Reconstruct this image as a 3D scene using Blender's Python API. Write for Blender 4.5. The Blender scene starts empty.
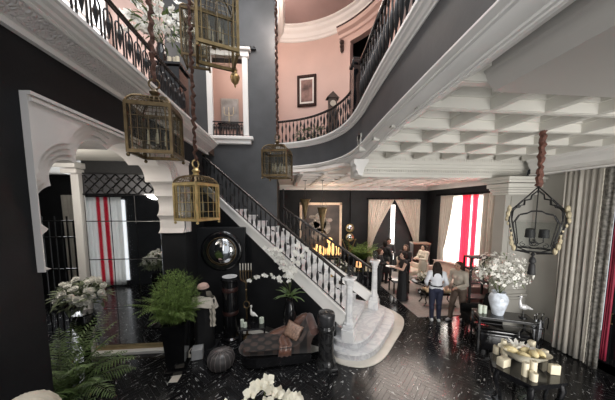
import bpy, bmesh, math, random
from mathutils import Vector, Matrix, Euler, noise
random.seed(7)
S = bpy.context.scene
C = S.collection
PI = math.pi
# ---------- camera model (used to turn measured photo points into places) ----------
CF, CCX, CPY, CH = 231.0, 307.5, 225.0, 3.3
CPT, CYW = math.radians(5.0), math.radians(5.4)
def ray(px, py):
    a = (px-CCX)/CF; b = -(py-CPY)/CF
    f = math.cos(CPT)+b*math.sin(CPT); u = b*math.cos(CPT)-math.sin(CPT)
    return (a*math.cos(CYW)+f*math.sin(CYW), f*math.cos(CYW)-a*math.sin(CYW), u)
def at(px, py, X=None, Y=None, Z=None):
    d = ray(px, py)
    t = X/d[0] if X is not None else (Y/d[1] if Y is not None else (Z-CH)/d[2])
    return Vector((d[0]*t, d[1]*t, CH+d[2]*t))

# ---------- materials ----------
MATS = {}
def mat(name, col, rough=0.5, metal=0.0, var=0.12, scale=6.0, bump=0.0, bscale=40.0, spec=0.5, trans=0.0, emit=0.0, coat=0.0, sheen=0.0, translucent=0.0):
    if name in MATS: return MATS[name]
    m = bpy.data.materials.new(name); m.use_nodes = True
    nt = m.node_tree; N = nt.nodes; L = nt.links
    b = N['Principled BSDF']
    b.inputs['Roughness'].default_value = rough
    b.inputs['Metallic'].default_value = metal
    b.inputs['Specular IOR Level'].default_value = spec
    b.inputs['Coat Weight'].default_value = coat
    b.inputs['Sheen Weight'].default_value = sheen
    b.inputs['Transmission Weight'].default_value = trans
    tc = N.new('ShaderNodeTexCoord'); nz = N.new('ShaderNodeTexNoise')
    nz.inputs['Scale'].default_value = scale; nz.inputs['Detail'].default_value = 4
    L.new(tc.outputs['Object'], nz.inputs['Vector'])
    rp = N.new('ShaderNodeValToRGB')
    lo = [max(0, c*(1-var)) for c in col[:3]]; hi = [min(1, c*(1+var)) for c in col[:3]]
    rp.color_ramp.elements[0].position = .3; rp.color_ramp.elements[1].position = .7
    rp.color_ramp.elements[0].color = (*lo, 1); rp.color_ramp.elements[1].color = (*hi, 1)
    L.new(nz.outputs['Fac'], rp.inputs['Fac']); L.new(rp.outputs['Color'], b.inputs['Base Color'])
    if emit:
        b.inputs['Emission Strength'].default_value = emit
        L.new(rp.outputs['Color'], b.inputs['Emission Color'])
    if bump:
        n2 = N.new('ShaderNodeTexNoise'); n2.inputs['Scale'].default_value = bscale; n2.inputs['Detail'].default_value = 3
        L.new(tc.outputs['Object'], n2.inputs['Vector'])
        bp = N.new('ShaderNodeBump'); bp.inputs['Strength'].default_value = bump; bp.inputs['Distance'].default_value = .02
        L.new(n2.outputs['Fac'], bp.inputs['Height']); L.new(bp.outputs['Normal'], b.inputs['Normal'])
    if translucent:
        tr = N.new('ShaderNodeBsdfTranslucent'); mx = N.new('ShaderNodeMixShader')
        L.new(rp.outputs['Color'], tr.inputs['Color']); mx.inputs['Fac'].default_value = translucent
        L.new(b.outputs['BSDF'], mx.inputs[1]); L.new(tr.outputs['BSDF'], mx.inputs[2])
        L.new(mx.outputs['Shader'], N['Material Output'].inputs['Surface'])
    MATS[name] = m
    return m
def glass(name, tint=(1, 1, 1), see=0.85, rough=0.02):
    if name in MATS: return MATS[name]
    m = bpy.data.materials.new(name); m.use_nodes = True; nt = m.node_tree; N = nt.nodes; L = nt.links
    b = N['Principled BSDF']; b.inputs['Base Color'].default_value = (.05, .05, .05, 1); b.inputs['Roughness'].default_value = rough
    t = N.new('ShaderNodeBsdfTransparent'); t.inputs['Color'].default_value = (*tint, 1)
    mx = N.new('ShaderNodeMixShader'); mx.inputs['Fac'].default_value = see
    L.new(b.outputs['BSDF'], mx.inputs[1]); L.new(t.outputs['BSDF'], mx.inputs[2])
    L.new(mx.outputs['Shader'], N['Material Output'].inputs['Surface'])
    MATS[name] = m
    return m

# ---------- mesh builder ----------
class MB:
    def __init__(s): s.bm = bmesh.new()
    def poly(s, pts, fs):
        vs = [s.bm.verts.new(p) for p in pts]
        for f in fs:
            try: s.bm.faces.new([vs[i] for i in f])
            except ValueError: pass
        return s
    def box(s, c, d, rz=0.0, rot=None, bev=0.0):
        hx, hy, hz = d[0]/2, d[1]/2, d[2]/2
        R = Euler(rot if rot else (0, 0, rz)).to_matrix(); c = Vector(c)
        if bev and min(hx, hy, hz) > bev:
            t = bmesh.new(); bmesh.ops.create_cube(t, size=1)
            bmesh.ops.scale(t, vec=d, verts=t.verts)
            bmesh.ops.bevel(t, geom=list(t.edges), offset=bev, segments=2, affect='EDGES', profile=.5)
            idx = {v: i for i, v in enumerate(t.verts)}
            s.poly([c+R @ v.co for v in t.verts], [[idx[v] for v in f.verts] for f in t.faces]); t.free()
            return s
        p = [c+R @ Vector((x*hx, y*hy, z*hz)) for z in (-1, 1) for y in (-1, 1) for x in (-1, 1)]
        return s.poly(p, [(0, 2, 3, 1), (4, 5, 7, 6), (0, 1, 5, 4), (2, 6, 7, 3), (0, 4, 6, 2), (1, 3, 7, 5)])
    def lathe(s, prof, c=(0, 0, 0), seg=16, sx=1.0, sy=1.0, cap=True, R=None, wob=None):
        c = Vector(c); R = R or Matrix.Identity(3); pts = []; n = len(prof)
        for i, (r, z) in enumerate(prof):
            for k in range(seg):
                a = 2*PI*k/seg; rr = r*(1+(wob(a, i) if wob else 0))
                pts.append(c+R @ Vector((rr*math.cos(a)*sx, rr*math.sin(a)*sy, z)))
        fs = []
        for i in range(n-1):
            for k in range(seg):
                k2 = (k+1) % seg
                fs.append((i*seg+k, i*seg+k2, (i+1)*seg+k2, (i+1)*seg+k))
        if cap:
            fs.append(tuple(range(seg))[::-1]); fs.append(tuple((n-1)*seg+k for k in range(seg)))
        return s.poly(pts, fs)
    def tube(s, pts, r, seg=6, closed=False, rads=None):
        pts = [Vector(p) for p in pts]; n = len(pts); out = []; up = None
        for i, p in enumerate(pts):
            if closed: t = pts[(i+1) % n]-pts[i-1]
            else: t = pts[min(i+1, n-1)]-pts[max(i-1, 0)]
            if t.length < 1e-9: t = Vector((0, 0, 1))
            t.normalize()
            if up is None: up = t.orthogonal().normalized()
            else:
                up = up-t*up.dot(t)
                if up.length < 1e-6: up = t.orthogonal()
                up.normalize()
            w = t.cross(up); rr = rads[i] if rads else r
            for k in range(seg):
                a = 2*PI*k/seg+PI/seg
                out.append(p+up*math.cos(a)*rr+w*math.sin(a)*rr)
        fs = []
        for i in range(n if closed else n-1):
            j = (i+1) % n
            for k in range(seg):
                k2 = (k+1) % seg; fs.append((i*seg+k, i*seg+k2, j*seg+k2, j*seg+k))
        if not closed:
            fs.append(tuple(range(seg))[::-1]); fs.append(tuple((n-1)*seg+k for k in range(seg)))
        return s.poly(out, fs)
    def ball(s, c, r, seg=10, rings=6, d=(1, 1, 1), R=None):
        pr = []
        for i in range(rings+1):
            a = -PI/2+PI*i/rings; pr.append((max(.001, math.cos(a))*r, math.sin(a)*r*d[2]))
        return s.lathe(pr, c, seg, d[0], d[1], True, R)
    def prism(s, pl, z0, z1):
        n = len(pl)
        p = [(x, y, z0) for x, y in pl]+[(x, y, z1) for x, y in pl]
        return s.poly(p, [tuple(range(n))[::-1], tuple(range(n, 2*n))]+[(i, (i+1) % n, n+(i+1) % n, n+i) for i in range(n)])
    def sweep(s, path, prof, side=1, closed_prof=True, cap=True):
        # path: plan points; prof: list of (out, z) or function(u)->list ; out is to the left of travel when side=1
        P = [Vector((p[0], p[1])) for p in path]; n = len(P); rows = []
        for i in range(n):
            t = P[min(i+1, n-1)]-P[max(i-1, 0)]; t.normalize()
            nr = Vector((-t.y, t.x))*side
            pr = prof(i/(n-1)) if callable(prof) else prof
            rows.append([(P[i].x+nr.x*o, P[i].y+nr.y*o, z) for o, z in pr])
        m = len(rows[0]); pts = [q for r in rows for q in r]; fs = []
        for i in range(n-1):
            for k in range(m if closed_prof else m-1):
                k2 = (k+1) % m; fs.append((i*m+k, (i+1)*m+k, (i+1)*m+k2, i*m+k2))
        if cap and closed_prof:
            fs.append(tuple(range(m))); fs.append(tuple((n-1)*m+k for k in range(m))[::-1])
        return s.poly(pts, fs)
    def grid(s, fn, nu, nv):
        pts = [fn(i/nu, j/nv) for j in range(nv+1) for i in range(nu+1)]
        return s.poly(pts, [(j*(nu+1)+i, j*(nu+1)+i+1, (j+1)*(nu+1)+i+1, (j+1)*(nu+1)+i) for j in range(nv) for i in range(nu)])
    def capsule(s, a, b, ra, rb, seg=10):
        a = Vector(a); b = Vector(b); d = b-a; L = d.length
        if L < 1e-6: return s.ball(a, max(ra, rb))
        R = d.to_track_quat('Z', 'Y').to_matrix(); pr = []
        for i in range(5): t = -PI/2+PI/2*i/4; pr.append((max(.0006, ra*math.cos(t)), ra*math.sin(t)))
        for i in range(5): t = PI/2*i/4; pr.append((max(.0006, rb*math.cos(t)), L+rb*math.sin(t)))
        return s.lathe(pr, a, seg, R=R)
    def mesh(s, name, m, smooth=False):
        bmesh.ops.recalc_face_normals(s.bm, faces=s.bm.faces[:])
        me = bpy.data.meshes.new(name); s.bm.to_mesh(me); s.bm.free()
        for x in (m if isinstance(m, (list, tuple)) else [m]): me.materials.append(x)
        if smooth:
            me.polygons.foreach_set('use_smooth', [True]*len(me.polygons))
        return me
    def build(s, name, m, parent=None, smooth=False, loc=None, angle=None):
        me = s.mesh(name, m, smooth)
        if smooth:
            try: me.set_sharp_from_angle(angle=math.radians(angle or 45))
            except Exception: pass
        return link(name, me, parent, loc)
def link(name, me, parent=None, loc=None, rz=None):
    o = bpy.data.objects.new(name, me); C.objects.link(o)
    if parent is not None: o.parent = parent
    if loc is not None: o.location = loc
    if rz is not None: o.rotation_euler = (0, 0, rz)
    return o
def thing(name, label, cat, loc=(0, 0, 0), rz=0.0, group=None):
    o = bpy.data.objects.new(name, None); C.objects.link(o); o.empty_display_size = .1
    o.location = loc; o.rotation_euler = (0, 0, rz)
    return tag(o, label, cat, group)
def tag(o, label, cat, group=None):
    o['label'] = label; o['category'] = cat
    if group: o['group'] = group
    return o
def struct(o): o['kind'] = 'structure'; return o
def copy_tree(o, parent=None):
    c = o.copy(); C.objects.link(c)
    if parent is not None: c.parent = parent
    for ch in [x for x in KIDS.get(o.name, [])]: copy_tree(ch, c)
    return c
KIDS = {}
def index_kids():
    KIDS.clear()
    for x in bpy.data.objects:
        if x.parent: KIDS.setdefault(x.parent.name, []).append(x)
def twin(root, loc, rz, label, group=None):
    index_kids(); c = copy_tree(root); c.location = loc; c.rotation_euler = (0, 0, rz); c['label'] = label
    if group: c['group'] = group
    return c
def arc(c, r, a0, a1, n): return [(c[0]+r*math.cos(math.radians(a0+(a1-a0)*i/n)), c[1]+r*math.sin(math.radians(a0+(a1-a0)*i/n))) for i in range(n+1)]
def smooth_path(pts, n=6):
    P = [Vector(p) for p in pts]; out = []
    for i in range(len(P)-1):
        p0 = P[max(i-1, 0)]; p1 = P[i]; p2 = P[i+1]; p3 = P[min(i+2, len(P)-1)]
        for k in range(n):
            t = k/n
            out.append(.5*((2*p1)+(p2-p0)*t+(2*p0-5*p1+4*p2-p3)*t*t+(3*p1-p0-3*p2+p3)*t**3))
    out.append(P[-1]); return out
def remeshed(mb, name, m, voxel, smooth_it=4):
    me0 = mb.mesh('tmp', m); o = bpy.data.objects.new('tmp', me0); C.objects.link(o)
    md = o.modifiers.new('r', 'REMESH'); md.mode = 'VOXEL'; md.voxel_size = voxel
    if smooth_it:
        sm = o.modifiers.new('s', 'SMOOTH'); sm.factor = .5; sm.iterations = smooth_it
    dg = bpy.context.evaluated_depsgraph_get(); dg.update()
    me = bpy.data.meshes.new_from_object(o.evaluated_get(dg)); me.name = name
    bpy.data.objects.remove(o); bpy.data.meshes.remove(me0)
    me.materials.clear()
    for x in (m if isinstance(m, (list, tuple)) else [m]): me.materials.append(x)
    me.polygons.foreach_set('use_smooth', [True]*len(me.polygons))
    return me

# ---------- palette ----------
WHITE = mat('white_paint', (.80, .78, .75), .45, var=.03, scale=2)
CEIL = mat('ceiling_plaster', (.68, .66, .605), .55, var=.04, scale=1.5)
BLACKW = mat('black_wall_paint', (.012, .0125, .014), .55, var=.25, scale=2.5, bump=.05, bscale=30, spec=.22)
GREYB = mat('charcoal_skylit_paint', (.050, .052, .055), .5, var=.22, scale=1.8, bump=.05, bscale=20)  # lighter copy of the black wall paint; skylight is put into the colour
IRON = mat('black_wrought_iron', (.012, .012, .013), .4, metal=.4, var=.2, scale=30)
BLACKG = mat('black_gloss_lacquer', (.008, .008, .009), .12, var=.2, scale=10, coat=.3)
BLACKM = mat('black_matt', (.010, .010, .011), .65, var=.2, scale=15)
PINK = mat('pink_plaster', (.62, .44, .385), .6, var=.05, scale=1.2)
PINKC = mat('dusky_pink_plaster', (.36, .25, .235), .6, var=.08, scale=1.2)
GOLD = mat('aged_brass', (.28, .20, .09), .35, metal=.85, var=.3, scale=14)
BRASSD = mat('dark_antique_brass', (.15, .105, .055), .38, metal=.8, var=.35, scale=16)
CREAM = mat('ivory_wax', (.62, .56, .42), .5, var=.05, scale=12)
MARBLE = None
CLEAR = glass('clear_pane', (.93, .93, .9), .86)
MIRROR = mat('silvered_mirror', (.72, .74, .76), .03, metal=1.0, var=.03, scale=1)
# ---------- more materials ----------
def marble(name, base, vein, scale=3.0, rough=.18):
    m = bpy.data.materials.new(name); m.use_nodes = True; nt = m.node_tree; N = nt.nodes; L = nt.links; b = N['Principled BSDF']
    b.inputs['Roughness'].default_value = rough
    tc = N.new('ShaderNodeTexCoord'); nz = N.new('ShaderNodeTexNoise'); nz.inputs['Scale'].default_value = scale; nz.inputs['Detail'].default_value = 8; nz.inputs['Distortion'].default_value = 1.6
    L.new(tc.outputs['Object'], nz.inputs['Vector'])
    r = N.new('ShaderNodeValToRGB'); e = r.color_ramp.elements
    e[0].position = .40; e[0].color = (*base, 1); e[1].position = .56; e[1].color = (*base, 1)
    x = e.new(.49); x.color = (*vein, 1)
    L.new(nz.outputs['Fac'], r.inputs['Fac']); L.new(r.outputs['Color'], b.inputs['Base Color'])
    MATS[name] = m; return m
MARBLE = marble('white_veined_marble', (.71, .705, .70), (.57, .57, .585), 1.8, .28)
DMARBLE = marble('black_veined_marble', (.011, .011, .012), (.028, .028, .028), 3.5, .18)
def floor_mat():
    m = bpy.data.materials.new('black_herringbone_marble'); m.use_nodes = True; nt = m.node_tree; N = nt.nodes; L = nt.links; b = N['Principled BSDF']
    uv = N.new('ShaderNodeUVMap'); uv.uv_map = 'plank'
    mp = N.new('ShaderNodeMapping'); mp.inputs['Scale'].default_value = (8.0, 24.0, 1)
    L.new(uv.outputs['UV'], mp.inputs['Vector'])
    nz = N.new('ShaderNodeTexNoise'); nz.inputs['Scale'].default_value = 1.0; nz.inputs['Detail'].default_value = 5; nz.inputs['Distortion'].default_value = 1.2
    L.new(mp.outputs['Vector'], nz.inputs['Vector'])
    r = N.new('ShaderNodeValToRGB'); e = r.color_ramp.elements
    e[0].position = .0; e[0].color = (.010, .010, .011, 1); e[1].position = .635; e[1].color = (.014, .014, .015, 1)
    x = e.new(.665); x.color = (.45, .45, .44, 1); x = e.new(.75); x.color = (.6, .6, .58, 1)
    L.new(nz.outputs['Fac'], r.inputs['Fac'])
    # dark joint at plank borders
    at_ = N.new('ShaderNodeAttribute'); at_.attribute_name = 'shade'
    mul = N.new('ShaderNodeMixRGB'); mul.blend_type = 'MULTIPLY'; mul.inputs['Fac'].default_value = 1
    L.new(r.outputs['Color'], mul.inputs['Color1']); L.new(at_.outputs['Color'], mul.inputs['Color2'])
    L.new(mul.outputs['Color'], b.inputs['Base Color'])
    n2 = N.new('ShaderNodeTexNoise'); n2.inputs['Scale'].default_value = 6
    tc = N.new('ShaderNodeTexCoord'); L.new(tc.outputs['Object'], n2.inputs['Vector'])
    rr = N.new('ShaderNodeMapRange'); rr.inputs['To Min'].default_value = .10; rr.inputs['To Max'].default_value = .24
    L.new(n2.outputs['Fac'], rr.inputs['Value']); L.new(rr.outputs['Result'], b.inputs['Roughness'])
    return m
FX0, FX1, FY0, FY1 = -8.0, 8.2, -1.2, 12.4
def herringbone():
    W, Ln = .085, .51
    me = bpy.data.meshes.new('floor'); V = []; F = []; UV = []; SH = []
    c45 = math.sqrt(.5)
    def put(x, y, horiz):
        a, b_ = (Ln, W) if horiz else (W, Ln)
        g = .0022
        q = [(x+g, y+g), (x+a-g, y+g), (x+a-g, y+b_-g), (x+g, y+b_-g)]
        q = [(c45*(u-v), c45*(u+v)) for u, v in q]
        cx = sum(p[0] for p in q)/4; cy = sum(p[1] for p in q)/4
        if not (FX0 < cx < FX1 and FY0 < cy < FY1): return
        i = len(V); V.extend((p[0], p[1], 0.0) for p in q); F.append((i, i+1, i+2, i+3))
        ru, rv = random.random()*60, random.random()*60
        if horiz: UV.extend([(ru, rv), (ru+a, rv), (ru+a, rv+b_), (ru, rv+b_)])
        else: UV.extend([(ru, rv), (ru, rv+W), (ru+Ln, rv+W), (ru+Ln, rv)])
        SH.append(.55+.6*random.random())
    for i in range(-260, 261):
        for j in range(-30, 31):
            ox = i*W+2*Ln*j; oy = i*W
            put(ox, oy, True); put(ox+Ln, oy-(Ln-W), False)
    me.from_pydata(V, [], F)
    ul = me.uv_layers.new(name='plank')
    for li, uvv in enumerate(UV): ul.data[li].uv = uvv
    ca = me.color_attributes.new('shade', 'FLOAT_COLOR', 'CORNER')
    for fi, s in enumerate(SH):
        for q in range(4): ca.data[fi*4+q].color = (s, s, s, 1)
    # grout bed just below
    me.materials.append(floor_mat())
    o = link('floor', me); struct(o)
    g = MB().box(((FX0+FX1)/2, (FY0+FY1)/2, -.053), (FX1-FX0, FY1-FY0, .10)).build('floor_slab', mat('black_grout', (.008, .008, .008), .5)); struct(g)
herringbone()

def wall(name, m, *boxes):
    mb = MB()
    for b_ in boxes:
        x0, x1, y0, y1, z0, z1 = b_; mb.box(((x0+x1)/2, (y0+y1)/2, (z0+z1)/2), (x1-x0, y1-y0, z1-z0))
    return struct(mb.build(name, m))
# ---------- left wall with the lobed arch opening ----------
LX = -2.2; LT = .5
AY0, AY1 = 2.28, 5.24          # opening in the wall
PZ0, PZ1 = 2.70, 4.25          # white arched panel
wall('wall_left', BLACKW, (LX-LT, LX, -1.2, AY0-.02, 0, 4.78), (LX-LT, LX, AY1+.02, 6.5, 0, 4.78), (LX-LT, LX, AY0-.02, AY1+.02, PZ1-.0, 4.78))
# lobed arch outline, half profile from impost to crown
def lobed(grow=0.0, n=190):
    yc = 3.75; O = Vector((yc, PZ0))
    K = [Vector(k) for k in ((2.35, 2.70), (2.37, 3.07), (2.42, 3.48), (2.71, 3.73), (3.16, 3.98), (yc, 4.12))]
    circ = []
    for i in range(len(K)-1):
        a, b_ = K[i], K[i+1]; d = b_-a; L = d.length; nn = Vector((-d.y, d.x)).normalized(); m = (a+b_)/2
        if nn.dot(m-O) < 0: nn = -nn
        if i == len(K)-2: b_ = Vector((yc+.0, 4.10))
        sg = L*(.34 if i < len(K)-2 else .13); R = (L*L/4+sg*sg)/(2*sg); c = m+nn*(sg-R)
        circ.append((c, R+grow)); circ.append((Vector((2*yc-c.x, c.y)), R+grow))
    out = []
    for k in range(n+1):
        th = PI-PI*k/n; u = Vector((math.cos(th), math.sin(th))); best = 0
        for c, R in circ:
            o = c-O; bq = o.dot(u); disc = bq*bq-(o.length_squared-R*R)
            if disc >= 0: best = max(best, bq+math.sqrt(disc))
        out.append(O+u*best)
    return out
def panel():
    mb = MB(); y0, y1 = 2.225, 5.46
    # layered slabs, each with a slightly larger scallop, give the stepped mouldings
    for (xa, xb, g) in ((LX-LT, LX, 0.0), (LX, LX+.02, .05), (LX+.02, LX+.04, .105), (LX+.04, LX+.06, .155)):
        A, B = (AY0-.02, AY1+.02) if xa < LX else (y0, y1)
        O = Vector((3.75, PZ0)); pts = []; o = lobed(g); n = len(o)
        cor = [math.atan2(PZ1-PZ0, A-O.x), math.atan2(PZ1-PZ0, B-O.x)]
        for k, p in enumerate(o):
            th = PI-PI*k/(n-1)
            for c_ in cor:
                if abs(c_-th) <= PI/(n-1)/2: th = c_
            u = Vector((math.cos(th), max(0, math.sin(th)))); r = 1e9
            if u.x < -1e-6: r = min(r, (A-O.x)/u.x)
            if u.x > 1e-6: r = min(r, (B-O.x)/u.x)
            if u.y > 1e-6: r = min(r, (PZ1-PZ0)/u.y)
            q = O+u*min((p-O).length, r-.012); e = O+u*r
            pts += [(xb, q.x, q.y), (xb, e.x, e.y), (xa, q.x, q.y), (xa, e.x, e.y)]
        fs = []
        for k in range(n-1):
            a = k*4; b_ = a+4; fs += [(a, a+1, b_+1, b_), (a+2, b_+2, b_+3, a+3), (a, b_, b_+2, a+2), (a+1, a+3, b_+3, b_+1)]
        fs += [(0, 2, 3, 1), ((n-1)*4, (n-1)*4+1, (n-1)*4+3, (n-1)*4+2)]
        mb.poly(pts, fs)
    # fine border bead along the top
    mb.box((LX+.065, 3.842, PZ1-.06), (.03, 3.2, .03)); mb.box((LX+.07, 3.842, PZ1-.015), (.04, 3.24, .03))
    return mb.build('trim_1', mat('arch_plaster', (.74, .70, .67), .5, var=.05, scale=2.5))
struct(panel())
# ---------- left side room seen through the arch ----------
NX = -8.0
wall('wall_left_room', BLACKW, (NX-.1, NX, .6, 9, 0, 4.4), (NX, -2.7, .5, .6, 0, 4.4), (NX, -6.9, 8.0, 8.1, 0, 4.4), (-5.2, -2.7, 8.0, 8.1, 0, 4.4), (-6.9, -5.2, 8.0, 8.1, 3.6, 4.4), (-6.9, -5.2, 8.0, 8.1, 0, .25), (-2.75, -2.7, 5.45, 8, 0, 4.4))
struct(MB().box((-5.35, 4.3, 4.3), (5.3, 7.6, .16)).build('ceiling_left_room', CEIL))
# mirrored partition at the far side of the arch
wall('wall_partition', BLACKM, (-4.24, -2.7, 5.33, 5.45, 0, 4.22))
struct(MB().box((-4.32, 5.34, 2.05), (.15, .2, 4.1), bev=.01).box((-4.34, 5.3, 3.98), (.30, .34, .10), bev=.02).box((-4.38, 5.28, 4.10), (.44, .42, .12), bev=.02).build('trim_2', WHITE))
struct(MB().box((-3.47, 5.25, .035), (1.54, .16, .07), bev=.01).build('trim_3', WHITE))
struct(MB().box((-3.47, 5.30, .12), (1.5, .04, .09)).build('trim_4', mat('dull_gold_sill', (.42, .33, .18), .4, metal=.5)))
# ---------- cornice and gallery floor on the left ----------
frz = mat('relief_frieze', (.70, .67, .65), .5, var=.06, scale=3)
def relief():
    m = MATS['relief_frieze']; nt = m.node_tree; N = nt.nodes; L = nt.links; b = N['Principled BSDF']
    tc = N.new('ShaderNodeTexCoord'); v = N.new('ShaderNodeTexVoronoi'); v.inputs['Scale'].default_value = 30; v.feature = 'DISTANCE_TO_EDGE'
    L.new(tc.outputs['Object'], v.inputs['Vector']); bp = N.new('ShaderNodeBump'); bp.inputs['Strength'].default_value = 1.0; bp.inputs['Distance'].default_value = .03
    L.new(v.outputs['Distance'], bp.inputs['Height']); L.new(bp.outputs['Normal'], b.inputs['Normal'])
relief()
GZ = 5.0
cpath = [(LX, -1.2), (LX, 1), (LX, 3), (LX, 5), (LX, 6.9)]
struct(MB().sweep(cpath, [(0, 4.70), (.05, 4.70), (.055, 4.735), (.035, 4.745), (.035, 4.765), (.06, 4.77), (0, 4.77)], -1).build('trim_5', WHITE))
struct(MB().sweep(cpath, [(0, 4.765), (.045, 4.77), (.185, 4.875), (.185, 4.9), (0, 4.9)], -1).build('trim_6', frz))
struct(MB().sweep(cpath, [(0, 4.87), (.195, 4.87), (.21, 4.885), (.205, 4.90), (.235, 4.91), (.25, 4.935), (.29, 4.95), (.30, 4.985), (.33, 4.99), (.33, 5.03), (0, 5.03)], -1).build('trim_7', WHITE))
struct(MB().box((-5.1, 3.35, 4.92), (5.8, 9.0, .2)).build('gallery_floor_left', mat('gallery_boards', (.10, .06, .04), .4)))
# ---------- tall charcoal wall with the upper doorway ----------
WY = 7.6; W0, W1 = -3.5, -.28
dx0, dx1 = -2.26, -1.20; dz0, dz1 = 5.44, 7.75
wall('wall_back', GREYB, (W0, dx0, WY, WY+.3, 0, 10.4), (dx1, W1, WY, WY+.3, 0, 10.4), (dx0, dx1, WY, WY+.3, 0, dz0), (dx0, dx1, WY, WY+.3, dz1, 10.4))
struct(MB().box((-1.73, WY-.07, dz0-.09), (1.5, .22, .10), bev=.02).box((-1.73, WY-.04, dz0-.2), (1.36, .16, .13), bev=.02).build('trim_8', WHITE))
fr = MB()
for x in (dx0, dx1): fr.box((x, WY-.01, (dz0+dz1)/2), (.16, .12, dz1-dz0), bev=.01); fr.box((x, WY-.05, (dz0+dz1)/2), (.06, .06, dz1-dz0))
fr.box(((dx0+dx1)/2, WY-.02, dz1+.08), (dx1-dx0+.24, .16, .18), bev=.02).box(((dx0+dx1)/2, WY-.05, dz1+.20), (dx1-dx0+.36, .24, .08), bev=.02)
struct(fr.build('door_frame_1', WHITE))
# black fretwork crest above the doorway
cr = MB().box((-1.16, WY-.05, 8.0), (.62, .06, .04))
for k in range(6): cr.ball((-1.41+k*.1, WY-.05, 8.05), .034, 8, 5)
tag(cr.build('carved_crest', IRON), 'black carved crest with small knobs on the charcoal wall above the upper doorway', 'ornament')
# pink room behind the doorway and the pink landing on the upper left
wall('wall_upper_room', PINK, (-2.9, -.5, 9.4, 9.5, 4.9, 9.0), (-2.95, -2.85, 7.9, 9.4, 4.9, 9), (-.55, -.45, 7.9, 9.4, 4.9, 9))
wall('wall_upper_left', PINK, (-8, -3.5, 9.0, 9.1, 4.9, 10.4))
wall('wall_gallery_left', PINK, (-6.1, -6.0, -1.2, 9.0, 5.02, 10.4))
struct(MB().box((-1.7, 8.6, 5.3), (2.4, 1.6, .12)).build('floor_upper_room', mat('upper_floor', (.3, .22, .16), .5)))
# ---------- curved gallery fascia ----------
fpath = [tuple(p) for p in smooth_path([(-.28, 7.56), (.05, 7.44), (.45, 7.24), (.85, 6.92), (1.2, 6.45), (1.43, 5.85), (1.52, 5.25), (1.52, 4.6), (1.46, 3.9), (1.40, 3.2), (1.35, 2.4), (1.31, 1.6), (1.26, .4), (1.2, -1.2)], 5)]
def lerp(a, b, u): return a+(b-a)*min(1, max(0, u))
def low_prof(u):
    k = lerp(0, 1, (u-.32)/.26); a = lerp(4.27, 4.375, k); h = 4.505-a; q = lerp(1, .62, k)
    P = [(-.34, 0), (-.33, .02), (-.30, .02), (-.295, .12), (-.255, .12), (-.25, .26), (-.20, .28), (-.14, .36), (-.09, .52), (-.07, .66), (-.03, .68), (-.025, .80), (.03, .84), (.045, .88), (.045, 1.0)]
    return [((o if o > 0 else o*q), a+z*h) for o, z in P]+[(-.36, 4.505), (-.36, 4.46)]
mid_prof = [(-.20, 4.5), (0, 4.5), (0, 5.06), (-.2, 5.06)]
top_prof = [(-.25, 5.05), (.015, 5.05), (.02, 5.075), (.04, 5.08), (.055, 5.115), (.085, 5.13), (.09, 5.155), (.115, 5.165), (.115, 5.205), (-.25, 5.205)]
struct(MB().sweep(fpath, low_prof, -1).build('trim_9', WHITE, smooth=True, angle=22))
struct(MB().sweep(fpath, mid_prof, -1).build('gallery_fascia', GREYB, smooth=True, angle=35))
struct(MB().sweep(fpath, top_prof, -1).build('trim_10', WHITE, smooth=True, angle=22))
# gallery floor behind the fascia
gp = [p for p in fpath if True]
gfl = [(p[0]+.08, p[1]+.08) for p in gp]+[(7.6, -1.2), (7.6, 12.3), (-.25, 12.3)]
struct(MB().prism(gfl, 4.83, 5.06).build('gallery_floor_right', MATS['gallery_boards']))
# ---------- pink rotunda wall, cornice and ceiling of the upper gallery ----------
RC = (-.12, 5.78); RR = 3.2
rp = arc(RC, RR, 96, -40, 40)
da, db = 44.0, 17.0
def rot_wall():
    mb = MB()
    for a0, a1, z0, z1 in ((96, da, 5.03, 9.4), (da, db, 8.72, 9.4), (db, -60, 5.03, 9.4)):
        n = max(3, int(abs(a1-a0)/3)); mb.sweep(arc(RC, RR, a0, a1, n), [(0, z0), (.2, z0), (.2, z1), (0, z1)], 1)
    return struct(mb.build('wall_rotunda', PINK, smooth=True, angle=30))
rot_wall()
struct(MB().sweep(arc(RC, RR, 98, -60, 52), [(.0, 9.16), (-.04, 9.18), (-.05, 9.24), (-.09, 9.27), (-.12, 9.38), (-.20, 9.44), (-.22, 9.52), (-.30, 9.55), (-.30, 9.62), (0, 9.62)], 1).build('trim_11', WHITE, smooth=True, angle=35))
struct(MB().sweep([(-.20, 8.98), (-.20, 7.4), (-.20, 5.7), (-.2, 5.0)], [(0, 9.16), (.05, 9.2), (.08, 9.3), (.16, 9.36), (.2, 9.5), (.24, 9.62), (0, 9.62)], 1).build('trim_12', WHITE))
wall('wall_landing_end', PINK, (-.30, -.24, 7.92, 9.0, 5.03, 9.6))
cl = [(-.2, 5.0)]+[(-.2, 8.98)]+[p for p in arc(RC, RR+.05, 90, -14, 30)]
struct(MB().prism(cl, 9.60, 9.7).build('ceiling_rotunda', PINKC))
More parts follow.
